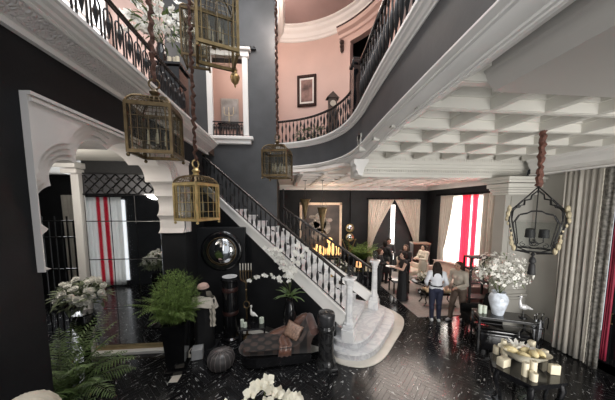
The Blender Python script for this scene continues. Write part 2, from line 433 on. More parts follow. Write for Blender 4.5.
# doorway in the rotunda: dark recess, bracketed hood
def rpt(a, r=RR): return (RC[0]+r*math.cos(math.radians(a)), RC[1]+r*math.sin(math.radians(a)))
hd = MB().sweep(arc(RC, RR, da+7, db-6, 16), [(0, 8.90), (-.06, 8.92), (-.09, 9.0), (-.2, 9.04), (-.24, 9.10), (-.24, 9.15), (0, 9.15)], 1)
struct(hd.build('door_hood', PINK, smooth=True, angle=30))
hb = MB().sweep(arc(RC, RR, da+7, db-6, 16), [(-.24, 9.145), (-.27, 9.15), (-.27, 9.175), (-.2, 9.18)], 1)
struct(hb.build('trim_13', mat('dark_crest_wood', (.05, .025, .02), .5)))
bx = rpt(da+5.2, RR-.07)
br = MB()
br.ball((0, 0, 0), .075, 8, 6).ball((0, -.02, -.14), .055, 8, 6, (1, 1, 1.3)).ball((0, 0, -.27), .035, 8, 6, (1, 1, 2.2)).box((0, .05, -.1), (.1, .1, .34))
bo = br.build('carved_bracket', MATS['dark_crest_wood'], smooth=True); bo.location = (*bx, 8.76); bo.rotation_euler = (0, 0, math.radians(da+5-90))
tag(bo, 'dark carved bracket under the hood beside the gallery doorway', 'bracket')
pm = MB().sweep(arc(RC, RR+1.0, da+14, db-14, 10), [(0, 5.03), (.1, 5.03), (.1, 9.2), (0, 9.2)], 1).sweep(arc(RC, RR+.1, da+14, db-14, 10), [(0, 9.15), (1.0, 9.15), (1.0, 9.2), (0, 9.2)], 1)
for aa in (da+12, db-12): pm.sweep([rpt(aa, RR+.15), rpt(aa, RR+1.05)], [(0, 5.03), (.08, 5.03), (.08, 9.2), (0, 9.2)], 1)
struct(pm.build('wall_dark_passage', BLACKM))
# ---------- near right soffit and coffered ceiling ----------
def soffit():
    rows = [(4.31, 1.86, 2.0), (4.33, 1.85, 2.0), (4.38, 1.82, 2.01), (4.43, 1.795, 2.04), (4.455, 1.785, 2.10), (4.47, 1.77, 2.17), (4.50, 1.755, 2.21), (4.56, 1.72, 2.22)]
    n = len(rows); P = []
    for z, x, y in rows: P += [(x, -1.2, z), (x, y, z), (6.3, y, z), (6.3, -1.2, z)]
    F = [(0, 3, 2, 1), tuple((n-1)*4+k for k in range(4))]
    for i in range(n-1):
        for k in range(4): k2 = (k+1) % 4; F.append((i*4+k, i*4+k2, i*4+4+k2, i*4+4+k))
    return struct(MB().poly(P, F).build('ceiling_soffit', mat('shaded_soffit_paint', (.50, .475, .445), .5, var=.03, scale=1)))  # white paint darkened to stand in for the soffit's shade
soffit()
struct(MB().prism([(1.44, 1.9), (6.3, 1.9), (6.3, 5.7), (1.75, 5.7), (1.66, 4.8), (1.6, 4.0), (1.5, 3.2)], 4.72, 4.82).build('ceiling', CEIL))
def coffers():
    mb = MB()
    xs = [2.42, 3.12, 3.84, 4.55, 5.26, 5.97]; ys = [2.06, 2.62, 3.28, 3.96, 4.72]
    for x in xs:
        mb.box((x, 3.7, 4.56), (.10, 3.4, .32)); mb.box((x, 3.7, 4.62), (.17, 3.4, .20)); mb.box((x, 3.7, 4.68), (.24, 3.4, .08)); mb.box((x, 3.7, 4.42), (.055, 3.4, .05))
    for y in ys:
        mb.box((3.875, y, 4.56), (4.75, .10, .318)); mb.box((3.875, y, 4.62), (4.75, .17, .198)); mb.box((3.875, y, 4.68), (4.75, .24, .078)); mb.box((3.875, y, 4.42), (4.75, .055, .048))
    return struct(mb.build('ceiling_coffers', CEIL))
coffers()
struct(MB().prism([(1.46, 1.9), (1.74, 1.9), (1.80, 3.2), (1.86, 4.0), (1.9, 4.8), (1.9, 5.6), (1.72, 5.6), (1.68, 4.8), (1.62, 4.0), (1.56, 3.2)], 4.47, 4.73).build('trim_23', CEIL))
# downstand beam with egg-and-dart band between the two rooms
bm_ = MB().sweep([(1.72, 5.32), (6.3, 5.32)], [(.0, 4.75), (-.02, 4.72), (-.06, 4.66), (-.10, 4.62), (-.12, 4.54), (-.17, 4.5), (-.17, 4.30), (-.20, 4.28), (-.2, 4.22), (-.24, 4.2), (-.26, 4.08), (-.30, 4.05), (-.30, 3.99), (-.75, 3.99), (-.75, 4.75)], -1)
struct(bm_.build('beam', CEIL))
dn = MB()
for k in range(74): dn.ball((1.76+k*.0614, 5.555, 4.135), .024, 6, 4, (1, .8, 1.5))
for k in range(74): dn.box((1.76+k*.0614, 5.49, 4.40), (.035, .03, .07))
struct(dn.build('trim_15', CEIL))
brk = [(0, 0), (.0, -.10), (.05, -.16), (.05, -.24), (.09, -.30), (.10, -.36), (.2, -.38), (.24, -.2), (.34, -.05), (.34, 0)]
k = MB(); n = len(brk)
k.poly([(x, 0, z) for x, z in brk]+[(x, .3, z) for x, z in brk], [tuple(range(n)), tuple(range(n, 2*n))[::-1]]+[(i, n+i, n+(i+1) % n, (i+1) % n) for i in range(n)])
kb = struct(k.build('trim_16', WHITE)); kb.location = (1.56, 5.22, 4.34)
# ---------- lounge shell ----------
LB = 12.0
wall('wall_lounge_back', BLACKW, (-.4, 4.5, LB, LB+.1, 0, 4.4), (6.95, 8.2, LB, LB+.1, 0, 4.4), (4.5, 6.95, LB, LB+.1, 3.45, 4.4))
wall('wall_lounge_left', BLACKW, (-.4, -.3, 7.9, LB, 0, 4.4))
wall('wall_right', BLACKW, (7.7, 7.8, 10.7, LB, 0, 4.4), (7.7, 7.8, 6.0, 8.0, 0, 4.4), (7.7, 7.8, 8.0, 10.7, 3.7, 4.4), (6.0, 7.7, 5.75, 6.0, 0, 4.4))
struct(MB().box((3.3, LB-.06, 2.0), (.5, .14, 4.0)).build('pilaster_back', BLACKW)).location = (.35, 0, 0)
lc = [(-.3, 7.5), (.9, 6.9), (1.5, 5.9), (7.7, 5.9), (7.7, LB), (-.3, LB)]
struct(MB().prism(lc, 4.30, 4.38).build('ceiling_lounge', mat('lounge_ceiling_paint', (.80, .74, .69), .55, var=.03, scale=2)))
lp = [(-.3, LB), (7.7, LB), (7.7, 6.0)]
struct(MB().sweep(lp, [(0, 4.06), (.04, 4.07), (.06, 4.14), (.12, 4.2), (.2, 4.24), (.24, 4.3), (0, 4.3)], -1).build('trim_17', WHITE))
rb = MB()
for x in [0.5+.75*i for i in range(10)]: rb.box((x, 9.5, 4.27), (.12, 4.6, .07))
for y in [7.6, 8.3, 9.0, 9.7, 10.4, 11.1]: rb.box((3.9, y, 4.27), (7.0, .12, .068))
struct(rb.build('ceiling_ribs', MATS['lounge_ceiling_paint']))
# ---------- right wall, pier with capital, pelmet cornice ----------
GREIGE = mat('greige_panel_paint', (.40, .385, .35), .5, var=.04, scale=2)
wall('wall_near_right', GREIGE, (6.35, 6.5, -1.2, 2.8, 0, 4.75), (6.35, 6.5, 4.1, 5.4, 0, 4.75), (6.35, 6.5, 2.8, 4.1, 3.4, 4.75))
pr_ = MB().box((6.05, 5.55, 2.0), (.98, .3, 4.0)).box((6.05, 5.38, .10), (1.0, .05, .2)).box((6.05, 5.385, .92), (1.0, .05, .07), bev=.01).box((6.05, 5.385, .86), (1.0, .035, .03))
for z0, z1 in ((.28, .78), (1.05, 3.5)):
    for x in (5.72, 6.38): pr_.box((x, 5.392, (z0+z1)/2), (.025, .03, z1-z0))
    for z in (z0, z1): pr_.box((6.05, 5.392, z), (.66, .03, .025))
struct(pr_.build('pier', GREIGE))
cp = MB()
for z, o, h in ((3.58, .05, .05), (3.64, .08, .06), (3.70, .10, .05), (3.78, .14, .1), (3.88, .19, .07), (3.95, .24, .07)):
    cp.box((6.05, 5.52, z), (.98+2*o, .36+2*o, h), bev=.012)
struct(cp.build('trim_18', CEIL))
struct(MB().sweep([(6.35, 5.3), (6.35, -1.2)], [(0, 4.02), (.30, 4.02), (.31, 4.05), (.27, 4.07), (.27, 4.16), (.30, 4.2), (.34, 4.26), (.36, 4.33), (.40, 4.36), (.42, 4.45), (.42, 4.5), (0, 4.5)], -1).build('trim_19', WHITE))
struct(MB().box((6.32, 3.9, .08), (.06, 3.0, .16)).build('baseboard_right', GREIGE))
struct(MB().sweep([(LX+.012, 5.3), (LX+.012, 6.4)], [(0, 0), (.02, 0), (.02, .16), (0, .17)], -1).build('baseboard_left', BLACKG))
# ---------- staircase ----------
N1 = Vector((1.36, 4.75, 0)); N2 = Vector((2.50, 6.20, 0))
SA = math.radians(31); SD = Vector((-math.cos(SA), math.sin(SA), 0)); SN = Vector((math.sin(SA), math.cos(SA), 0))
def onp(px, py, P):
    r = ray(px, py); n = (-SD.y, SD.x); t = (n[0]*P.x+n[1]*P.y)/(n[0]*r[0]+n[1]*r[1])
    return ((r[0]*t-P.x)*SD.x+(r[1]*t-P.y)*SD.y, CH+r[2]*t)
def line(p, q, P):
    a = onp(*p, P); b_ = onp(*q, P); s = (b_[1]-a[1])/(b_[0]-a[0]); return (a[1]-s*a[0], s)
rail_n = line((340, 274), (205, 158), N1)
strt_n = line((320, 288), (250, 224), N1)
strb_n = line((300, 285), (215, 201), N1)
rail_f = line((362, 262), (278, 204), N2)
def sp(P, t, z, off=0.0): q = P+SD*t+SN*off; return Vector((q.x, q.y, z))
TMAX = 4.6
# three rounded marble platforms (border slab, first and second step)
def rounded(pts, n=7): return [tuple(p) for p in smooth_path([Vector(p) for p in pts], n)]
border = rounded([(.95, 4.72), (1.08, 4.46), (1.55, 4.30), (2.05, 4.50), (2.62, 5.10), (3.15, 5.72), (3.38, 6.25), (3.18, 6.85), (2.7, 7.2)])+[(2.2, 6.8), (1.2, 5.1)]
one = rounded([(1.0, 4.80), (1.1, 4.60), (1.52, 4.47), (1.95, 4.66), (2.45, 5.20), (2.92, 5.80), (3.05, 6.25), (2.95, 6.65), (2.6, 6.95)])+[(2.2, 6.7), (1.25, 5.1)]
two = rounded([(1.05, 4.92), (1.14, 4.76), (1.5, 4.64), (1.85, 4.84), (2.26, 5.35), (2.66, 5.88), (2.78, 6.22), (2.72, 6.5), (2.5, 6.72)])+[(2.2, 6.6), (1.3, 5.15)]
t = thing('staircase', 'white marble staircase with rounded bottom steps climbing behind the black wall', 'staircase', (0, 0, 0))
MB().prism(border, .0, .025).build('border_slab', mat('ivory_marble_border', (.66, .62, .55), .25, var=.06, scale=4), t)
def nosed(pl, z0, z1):
    mb = MB()
    cx = sum(p[0] for p in pl)/len(pl); cy = sum(p[1] for p in pl)/len(pl)
    mb.prism([(cx+(x-cx)*1.015, cy+(y-cy)*1.015) for x, y in pl], z1-.035, z1); return mb
s1 = nosed(one, .025, .185).build('step', MARBLE, t)
RIS = marble('shaded_riser_marble', (.50, .50, .51), (.36, .36, .38), 4.0, .3)  # greyer copy of the step marble, darkened for the risers' shade
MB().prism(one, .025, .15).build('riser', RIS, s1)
s2 = nosed(two, .185, .345).build('step', MARBLE, t)
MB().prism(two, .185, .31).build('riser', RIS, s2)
STEP, RISE = .262, .188
wid = (N2-N1).dot(SN)
k0 = (N2-N1).dot(SD)
for i in range(15):
    z = .345+RISE*(i+1); ta = .02+STEP*i; tb = .02+STEP*(i+1)+.04
    q = []
    for tt, P, o in ((ta, N1, .06), (tb, N1, .06)): q.append(sp(P, tt, 0, o))
    for tt, o in ((tb, wid-.06), (ta, wid-.06)): q.append(sp(N1, tt+(k0 if i < 2 else 0)*0, 0, o))
    if q[1].y > 7.55 and q[2].y > 7.55: break
    mb = MB().prism([(v.x, v.y) for v in q], max(.2, z-.55), z-.03)
    q2 = [sp(N1, ta-.025, 0, .06), sp(N1, tb, 0, .06), sp(N1, tb, 0, wid-.06), sp(N1, ta-.025, 0, wid-.06)]
    mb.prism([(v.x, v.y) for v in q2], z-.03, z)
    mb.build('step', MARBLE, t)
def string(P, ln_b, ln_t, t0, t1, th, off):
    mb = MB(); pts = []
    for o in (off-th/2, off+th/2):
        for tt in (t0, t1):
            pts += [sp(P, tt, ln_b[0]+ln_b[1]*tt, o), sp(P, tt, ln_t[0]+ln_t[1]*tt, o)]
    mb.poly(pts, [(0, 2, 3, 1), (4, 5, 7, 6), (0, 1, 5, 4), (2, 6, 7, 3), (1, 3, 7, 5), (0, 4, 6, 2)])
    # cap moulding
    p2 = []
    for o in (off-th/2-.03, off+th/2+.02):
        for tt in (t0, t1):
            z = ln_t[0]+ln_t[1]*tt; p2 += [sp(P, tt, z-.05, o), sp(P, tt, z, o)]
    mb.poly(p2, [(0, 2, 3, 1), (4, 5, 7, 6), (0, 1, 5, 4), (2, 6, 7, 3), (1, 3, 7, 5), (0, 4, 6, 2)])
    return mb
string(N1, strb_n, strt_n, .06, TMAX, .08, 0).build('string_board', WHITE, t)
fs_t = (rail_f[0]-.68, rail_f[1]); fs_b = (rail_f[0]-1.02, rail_f[1])
string(N2, fs_b, fs_t, .06, 3.0, .08, 0).build('string_board', WHITE, t)
# newel posts
def newel(P, top):
    mb = MB(); z0 = .345
    mb.box((P.x, P.y, z0+.13), (.27, .27, .26), -SA, bev=.012)
    mb.box((P.x, P.y, z0+.30), (.22, .22, .10), -SA, bev=.02)
    hh = top-z0
    mb.lathe([(.115, z0+.34), (.12, z0+.38), (.095, z0+.42), (.085, z0+.5), (.075, top-.34), (.07, top-.22), (.085, top-.2), (.075, top-.17), (.10, top-.12), (.12, top-.06), (.115, top-.04)], (P.x, P.y, 0), 8)
    mb.box((P.x, P.y, top-.02), (.26, .26, .05), -SA, bev=.012)
    return mb
newel(N1, 1.74).build('newel_post', MARBLE, t)
newel(N2, 1.74).build('newel_post', MARBLE, t)
tag(MB().lathe([(.05, 0), (.055, .02), (.02, .04), (.025, .06), (.07, .09), (.085, .14), (.07, .19), (.03, .22), (.012, .24)], (0, 0, 0), 12).build('glass_orb', glass('orb_glass', (.9, .9, .9), .6), smooth=True, loc=(N2.x, N2.y, 1.765)), 'clear glass orb finial on the farther white newel post', 'ornament')
tag(MB().lathe([(.05, 0), (.055, .02), (.02, .04), (.025, .06), (.06, .09), (.075, .13), (.06, .17), (.03, .2), (.012, .22)], (0, 0, 0), 12).build('glass_orb', MATS['orb_glass'], smooth=True, loc=(N1.x, N1.y, 1.765)), 'clear glass orb finial on the nearer white newel post', 'ornament')
# black closed wall under the near string
bw = MB(); pts = []
for o in (-.03, .03):
    for tt in (.30, TMAX): pts += [sp(N1, tt, 0, o), sp(N1, tt, strb_n[0]+strb_n[1]*tt+.02, o)]
bw.poly(pts, [(0, 2, 3, 1), (4, 5, 7, 6), (0, 1, 5, 4), (2, 6, 7, 3), (1, 3, 7, 5), (0, 4, 6, 2)])
struct(bw.build('wall_stair', BLACKW))
bb = MB(); pts = []
for o in (-.05, -.03):
    for tt in (.35, 4.1): pts += [sp(N1, tt, 0, o), sp(N1, tt, .16, o)]
bb.poly(pts, [(0, 2, 3, 1), (4, 5, 7, 6), (0, 1, 5, 4), (2, 6, 7, 3), (1, 3, 7, 5), (0, 4, 6, 2)])
struct(bb.build('baseboard_stair', BLACKG))
# white marble floor border along the foot of that wall and across the arch
bs = MB(); q = [sp(N1, .5, 0, -.05), sp(N1, 4.0, 0, -.05), sp(N1, 3.75, 0, -.36), sp(N1, .8, 0, -.36)]
bs.prism([(v.x, v.y) for v in q], .0, .006)
bs.prism([(LX+.0, 4.25), (LX+.16, 4.25), (LX+.16, 6.3), (LX+.0, 6.4)], .0, .0061)
struct(bs.build('trim_20', MATS['ivory_marble_border']))
# ---------- railings ----------
def baluster_mesh(h, slim=.010, kind=0):
    mb = MB().lathe([(slim, 0), (slim, h)], (0, 0, 0), 6)
    def lens(z, l, r): mb.lathe([(slim, z-l/2), (r*.8, z-l/4), (r, z), (r*.8, z+l/4), (slim, z+l/2)], (0, 0, 0), 8)
    if kind == 0: lens(h*.30, h*.36, .034); lens(h*.82, h*.24, .028)
    elif kind == 1: lens(h*.16, h*.24, .028); lens(h*.68, h*.38, .034); 
    elif kind == 3: lens(h*.5, h*.40, .040); lens(h*.10, h*.16, .022); lens(h*.90, h*.16, .022)
    elif kind == 2: lens(h*.5, h*.42, .028); lens(h*.12, h*.12, .016); lens(h*.88, h*.12, .016)
    return mb.mesh('baluster', IRON, True)
def stair_railing(name, label, P, rl, bt, t0, t1, gap, group=None):
    th = thing(name, label, 'railing', (0, 0, 0), 0, group)
    pts = [sp(P, t0-.06, rl[0]+rl[1]*t0+.0)]+[sp(P, t0+(t1-t0)*i/8, rl[0]+rl[1]*(t0+(t1-t0)*i/8)) for i in range(9)]
    MB().tube(pts, .036, 8).build('handrail', mat('ebonised_wood', (.03, .024, .022), .25, var=.2, scale=20), th, smooth=True)
    MB().tube([p-Vector((0, 0, .66 if rl is rail_f else (rl[0]-bt[0])*.97)) for p in pts[1:]], .012, 5).build('bottom_rail', IRON, th)
    h = rl[0]-bt[0]; ms = [baluster_mesh(h, kind=0), baluster_mesh(h, kind=1)]
    n = int((t1-t0)/gap)
    for i in range(n):
        tt = t0+gap*(i+.6); link('baluster', ms[i % 2], th, sp(P, tt, bt[0]+bt[1]*tt))
    for i in range(0, n-1, 3):
        tt = t0+gap*(i+1.1); z = bt[0]+bt[1]*tt+h*.5
        MB().ball((0, 0, 0), .02, 6, 4, (1.6, .6, 1)).tube([(-gap/2, 0, gap/2*rl[1]), (gap/2, 0, -gap/2*rl[1])], .007, 5).build('rosette', IRON, th, loc=sp(P, tt, z))
    return th
bt_n = (strt_n[0]-.0, rail_n[1])
sr = stair_railing('stair_railing', 'black iron stair railing on the near side below the charcoal wall', N1, rail_n, bt_n, .10, TMAX, .142)
sr2 = stair_railing('stair_railing', 'black iron stair railing on the far side of the stairs before the painting', N2, rail_f, fs_t, .10, 3.02, .142)
q = sp(N2, 3.0, 0)
MB().tube([(q.x, q.y, rail_f[0]+rail_f[1]*3.0-.7), (q.x, q.y, rail_f[0]+rail_f[1]*3.0+.62)], .03, 8).build('wall_post', IRON, sr2)

def path_railing(name, label, path, zb, h, gap, ms, ztop=None, cap=.04, mat_rail=None, maxn=100):
    th = thing(name, label, 'railing')
    P = [Vector((p[0], p[1], 0)) for p in path]
    ln = [0]
    for i in range(1, len(P)): ln.append(ln[-1]+(P[i]-P[i-1]).length)
    f = (lambda u: zb) if not callable(zb) else zb
    def pos(s):
        for i in range(1, len(P)):
            if s <= ln[i] or i == len(P)-1:
                k = (s-ln[i-1])/max(1e-6, ln[i]-ln[i-1]); return P[i-1].lerp(P[i], k), (P[i]-P[i-1])
    nn = max(2, int(ln[-1]/.15)); pts = []
    for i in range(nn+1):
        q, _ = pos(ln[-1]*i/nn); pts.append(q+Vector((0, 0, f(i/nn)+h)))
    MB().tube(pts, cap, 8).build('handrail', mat_rail or MATS['ebonised_wood'], th, smooth=True)
    MB().tube([p-Vector((0, 0, h-.05)) for p in pts], .014, 6).build('bottom_rail', IRON, th)
    n = min(maxn, int(ln[-1]/gap))
    for i in range(n):
        q, d = pos(gap*(i+.5)); b_ = link('baluster', ms[i % len(ms)], th, q+Vector((0, 0, f((i+.5)*gap/ln[-1]))), math.atan2(d.y, d.x))
    return th
def arch_baluster(h, w):
    mb = MB(); r = w*.36
    for x in (-r, r): mb.box((x, 0, h*.36), (.016, .016, h*.72))
    mb.tube([(r*math.cos(PI*i/8), 0, h*.72+r*math.sin(PI*i/8)) for i in range(9)], .01, 5)
    mb.lathe([(.004, h*.34), (.022, h*.5), (.03, h*.6), (.012, h*.7), (.01, h*.72+r)], (0, 0, 0), 6)
    mb.box((0, 0, (h*.72+r+h)/2), (.012, .012, h*.28-r))
    return mb.mesh('baluster', IRON, False)
path_railing('gallery_railing', 'black iron railing with looped balusters along the upper left gallery', [(-2.06, 5.25), (-2.06, 1.6)], 5.03, .66, .185, [arch_baluster(.66, .185)], cap=.034)
# curved railing follows the fascia
def cut(path, y0, y1): return [p for p in path if y0 <= p[1] <= y1]
cur = [(p[0]+.02, p[1]+.06) for p in fpath if p[1] > 5.28]
path_railing('gallery_railing', 'curved black iron railing with lens balusters before the pink rotunda wall', cur, 5.20, .70, .125, [baluster_mesh(.68, .010, kind=0), baluster_mesh(.68, .010, kind=1)], cap=.032)
strt = [(p[0]+.02, p[1]) for p in fpath if 1.2 < p[1] < 4.95]
path_railing('gallery_railing', 'straight black railing running along the right gallery above the charcoal fascia', strt, 5.20, .98, .15, [baluster_mesh(.97, .014, kind=3)], cap=.05, mat_rail=BLACKG)
pw = MB().box((0, 0, .55), (.2, .2, 1.1)).box((0, 0, 1.08), (.28, .28, .08), bev=.02).box((0, 0, 1.15), (.22, .22, .06), bev=.01).box((0, 0, .06), (.26, .26, .12))
tag(pw.build('railing_post', BLACKG, loc=(1.55, 5.1, 5.2)), 'square black newel post where the curved and straight gallery railings meet', 'post')
jb = path_railing('doorway_railing', 'low black iron railing across the upper doorway in the charcoal wall', [(dx0+.08, WY-.1), (dx1-.08, WY-.1)], dz0-.04, .42, .1, [arch_baluster(.42, .12)], cap=.018, mat_rail=IRON)
# ---------- square brass lanterns hung on sleeved chains ----------
SLEEVE = mat('ruched_sleeve', (.10, .045, .03), .8, var=.4, scale=30, bump=.6, bscale=60)
WIRE = mat('lantern_wire_glass', (.3, .25, .15), .3)
def candle_cluster(n, r, z, th, cs=1.0):
    cl = MB().tube([(0, 0, z+.42*cs), (0, 0, z-.02)], .008, 6)
    for k in range(n):
        a = 2*PI*k/n+.4; x, y = r*math.cos(a), r*math.sin(a)
        cl.tube([(0, 0, z), (x*.5, y*.5, z-.03), (x, y, z+.0)], .006, 5)
        cl.lathe([(.006, z), (.022, z+.008), (.022, z+.014), (.008, z+.016)], (x, y, 0), 8)
    c = cl.build('candle_holder', BRASSD, th, smooth=True)
    for k in range(n):
        a = 2*PI*k/n+.4
        MB().lathe([(.011, z+.014), (.011, z+.14*cs), (.004, z+.15*cs), (.008, z+.165*cs), (.001, z+.20*cs)], (r*math.cos(a), r*math.sin(a), 0), 8).build('candle', CREAM, c, smooth=True)
def lantern(name, label, loc, rz, W, H, body, dome, sleeve_top, sleeve_r, n=4, top_open=False, grp='brass lanterns hanging in the stair hall'):
    # origin at the bottom centre of the cage
    th = thing(name, label, 'lantern', loc, rz, grp)
    h = W/2; b = .018*W/.5+.003
    f = MB()
    for sx in (-1, 1):
        for sy in (-1, 1):
            f.box((sx*h, sy*h, H/2), (b*1.5, b*1.5, H))
            f.ball((sx*h, sy*h, -.02), b*1.1, 8, 5)
    for z in (b, H-b/2):
        for s in (-1, 1):
            f.box((0, s*h, z), (W, b*1.6, b*2.0)); f.box((s*h, 0, z), (b*1.6, W, b*2.0))
    for s in (-1, 1):                                        # inner panel frames
        for q in (-1, 1):
            f.box((q*(h-.055*W/.5), s*h, H/2), (b*.5, b*.8, H)); f.box((s*h, q*(h-.055*W/.5), H/2), (b*.8, b*.5, H))
    f.build('frame', body, th)
    w = MB()                                                 # wire mullions
    for s in (-1, 1):
        for q in (-.25, 0.0, .25):
            w.box((q*W, s*h, H/2), (.004, .004, H)); w.box((s*h, q*W, H/2), (.004, .004, H))
        for zz in (.25, .5, .75):
            w.box((0, s*h, zz*H), (W, .004, .004)); w.box((s*h, 0, zz*H), (.004, W, .004))
    w.build('wire_grid', body, th)
    for k in range(4):
        a = k*PI/2
        MB().box((math.sin(a)*(h-.004), math.cos(a)*(h-.004), H/2), (W*.96 if k % 2 == 0 else .004, .004 if k % 2 == 0 else W*.96, H*.94)).build('pane', CLEAR, th)
    # domed wire top
    dm = MB(); dh = .30*W
    prof = [(1.0, 0), (1.0, .12), (.93, .38), (.78, .68), (.55, .88), (.28, .98), (.06, 1.0)]
    def sq(a, r):                                            # rounded square section
        c, s_ = math.cos(a), math.sin(a); k = max(abs(c), abs(s_)); return (c/k*r*h, s_/k*r*h)
    for k in range(28):
        a = 2*PI*k/28+.05
        dm.tube([(*sq(a, r), H+z*dh) for r, z in prof], .0035, 4)
    for r, z in prof[1:-1]: dm.tube([(*sq(2*PI*k/24, r), H+z*dh) for k in range(24)], .0035, 4, closed=True)
    for k in range(4):
        a = PI/4+k*PI/2; dm.tube([(*sq(a, r), H+z*dh) for r, z in prof], b*.6, 6)
    dm.build('domed_top', dome, th)
    MB().lathe([(.03, H+dh-.01), (.045, H+dh+.01), (.03, H+dh+.03), (.05, H+dh+.06), (.03, H+dh+.085), (.012, H+dh+.1)], (0, 0, 0), 10).build('finial', body, th, smooth=True)
    MB().tube([(.05*math.cos(2*PI*k/12), 0, H+dh+.145+.05*math.sin(2*PI*k/12)) for k in range(12)], .009, 6, closed=True).build('hanging_ring', body, th, smooth=True)
    candle_cluster(n, W*.20, H*.22, th, min(1.2, H/.55))
    z0 = H+dh+.18; L = sleeve_top-loc[2]-z0; m = int(L/.035)
    MB().tube([(.012*math.sin(i*1.7), .012*math.cos(i*2.3), z0+L*i/m) for i in range(m+1)], 0, 7, rads=[sleeve_r*(.7+.6*random.random()) for i in range(m+1)]).build('chain_sleeve', SLEEVE, th, smooth=True)
    return th
lantern('lantern', 'large dark brass lantern hanging before the white arched panel', (-1.33, 2.62, 3.80), math.radians(8), .38, .47, BRASSD, BRASSD, 9.96, .022)
lantern('lantern', 'bright gold lantern hanging lower than the dark brass one, beside the fern', (-1.13, 3.1, 3.10), math.radians(64), .36, .46, mat('bright_gold', (.58, .44, .20), .35, metal=.6, var=.2, scale=10), BRASSD, 9.96, .020)
lantern('lantern', 'biggest brass lantern at the top of the photo, hanging before the upper doorway', (-.77, 2.9, 4.98), math.radians(20), .41, .62, mat('warm_brass', (.27, .195, .095), .35, metal=.8, var=.3, scale=14), BRASSD, 9.96, .018)
lantern('lantern', 'brass lantern half hidden behind the biggest one beside the white orchids', (-1.36, 3.95, 5.50), math.radians(10), .34, .66, BRASSD, BRASSD, 9.96, .022)
lantern('lantern', 'small brass lantern with white candles hanging where the curved gallery begins', (-.14, 4.4, 3.80), math.radians(-14), .44, .46, BRASSD, BRASSD, 9.96, .022, 6)
for i, (x, y) in enumerate(((-1.33, 2.62), (-1.13, 3.1), (-.77, 2.9), (-1.36, 3.95), (-.14, 4.4))):
    struct(MB().box((0, 0, 0), (.16, .16, .08)).build('ceiling_hook_plate', BLACKM, loc=(x, y, 9.97)))
rf = MB()
for x in (-1.33, -1.13, -.77, -1.36, -.14): rf.box((x, 3.2, 10.06), (.10, 9.2, .10))
struct(rf.build('roof_beam', BLACKM))
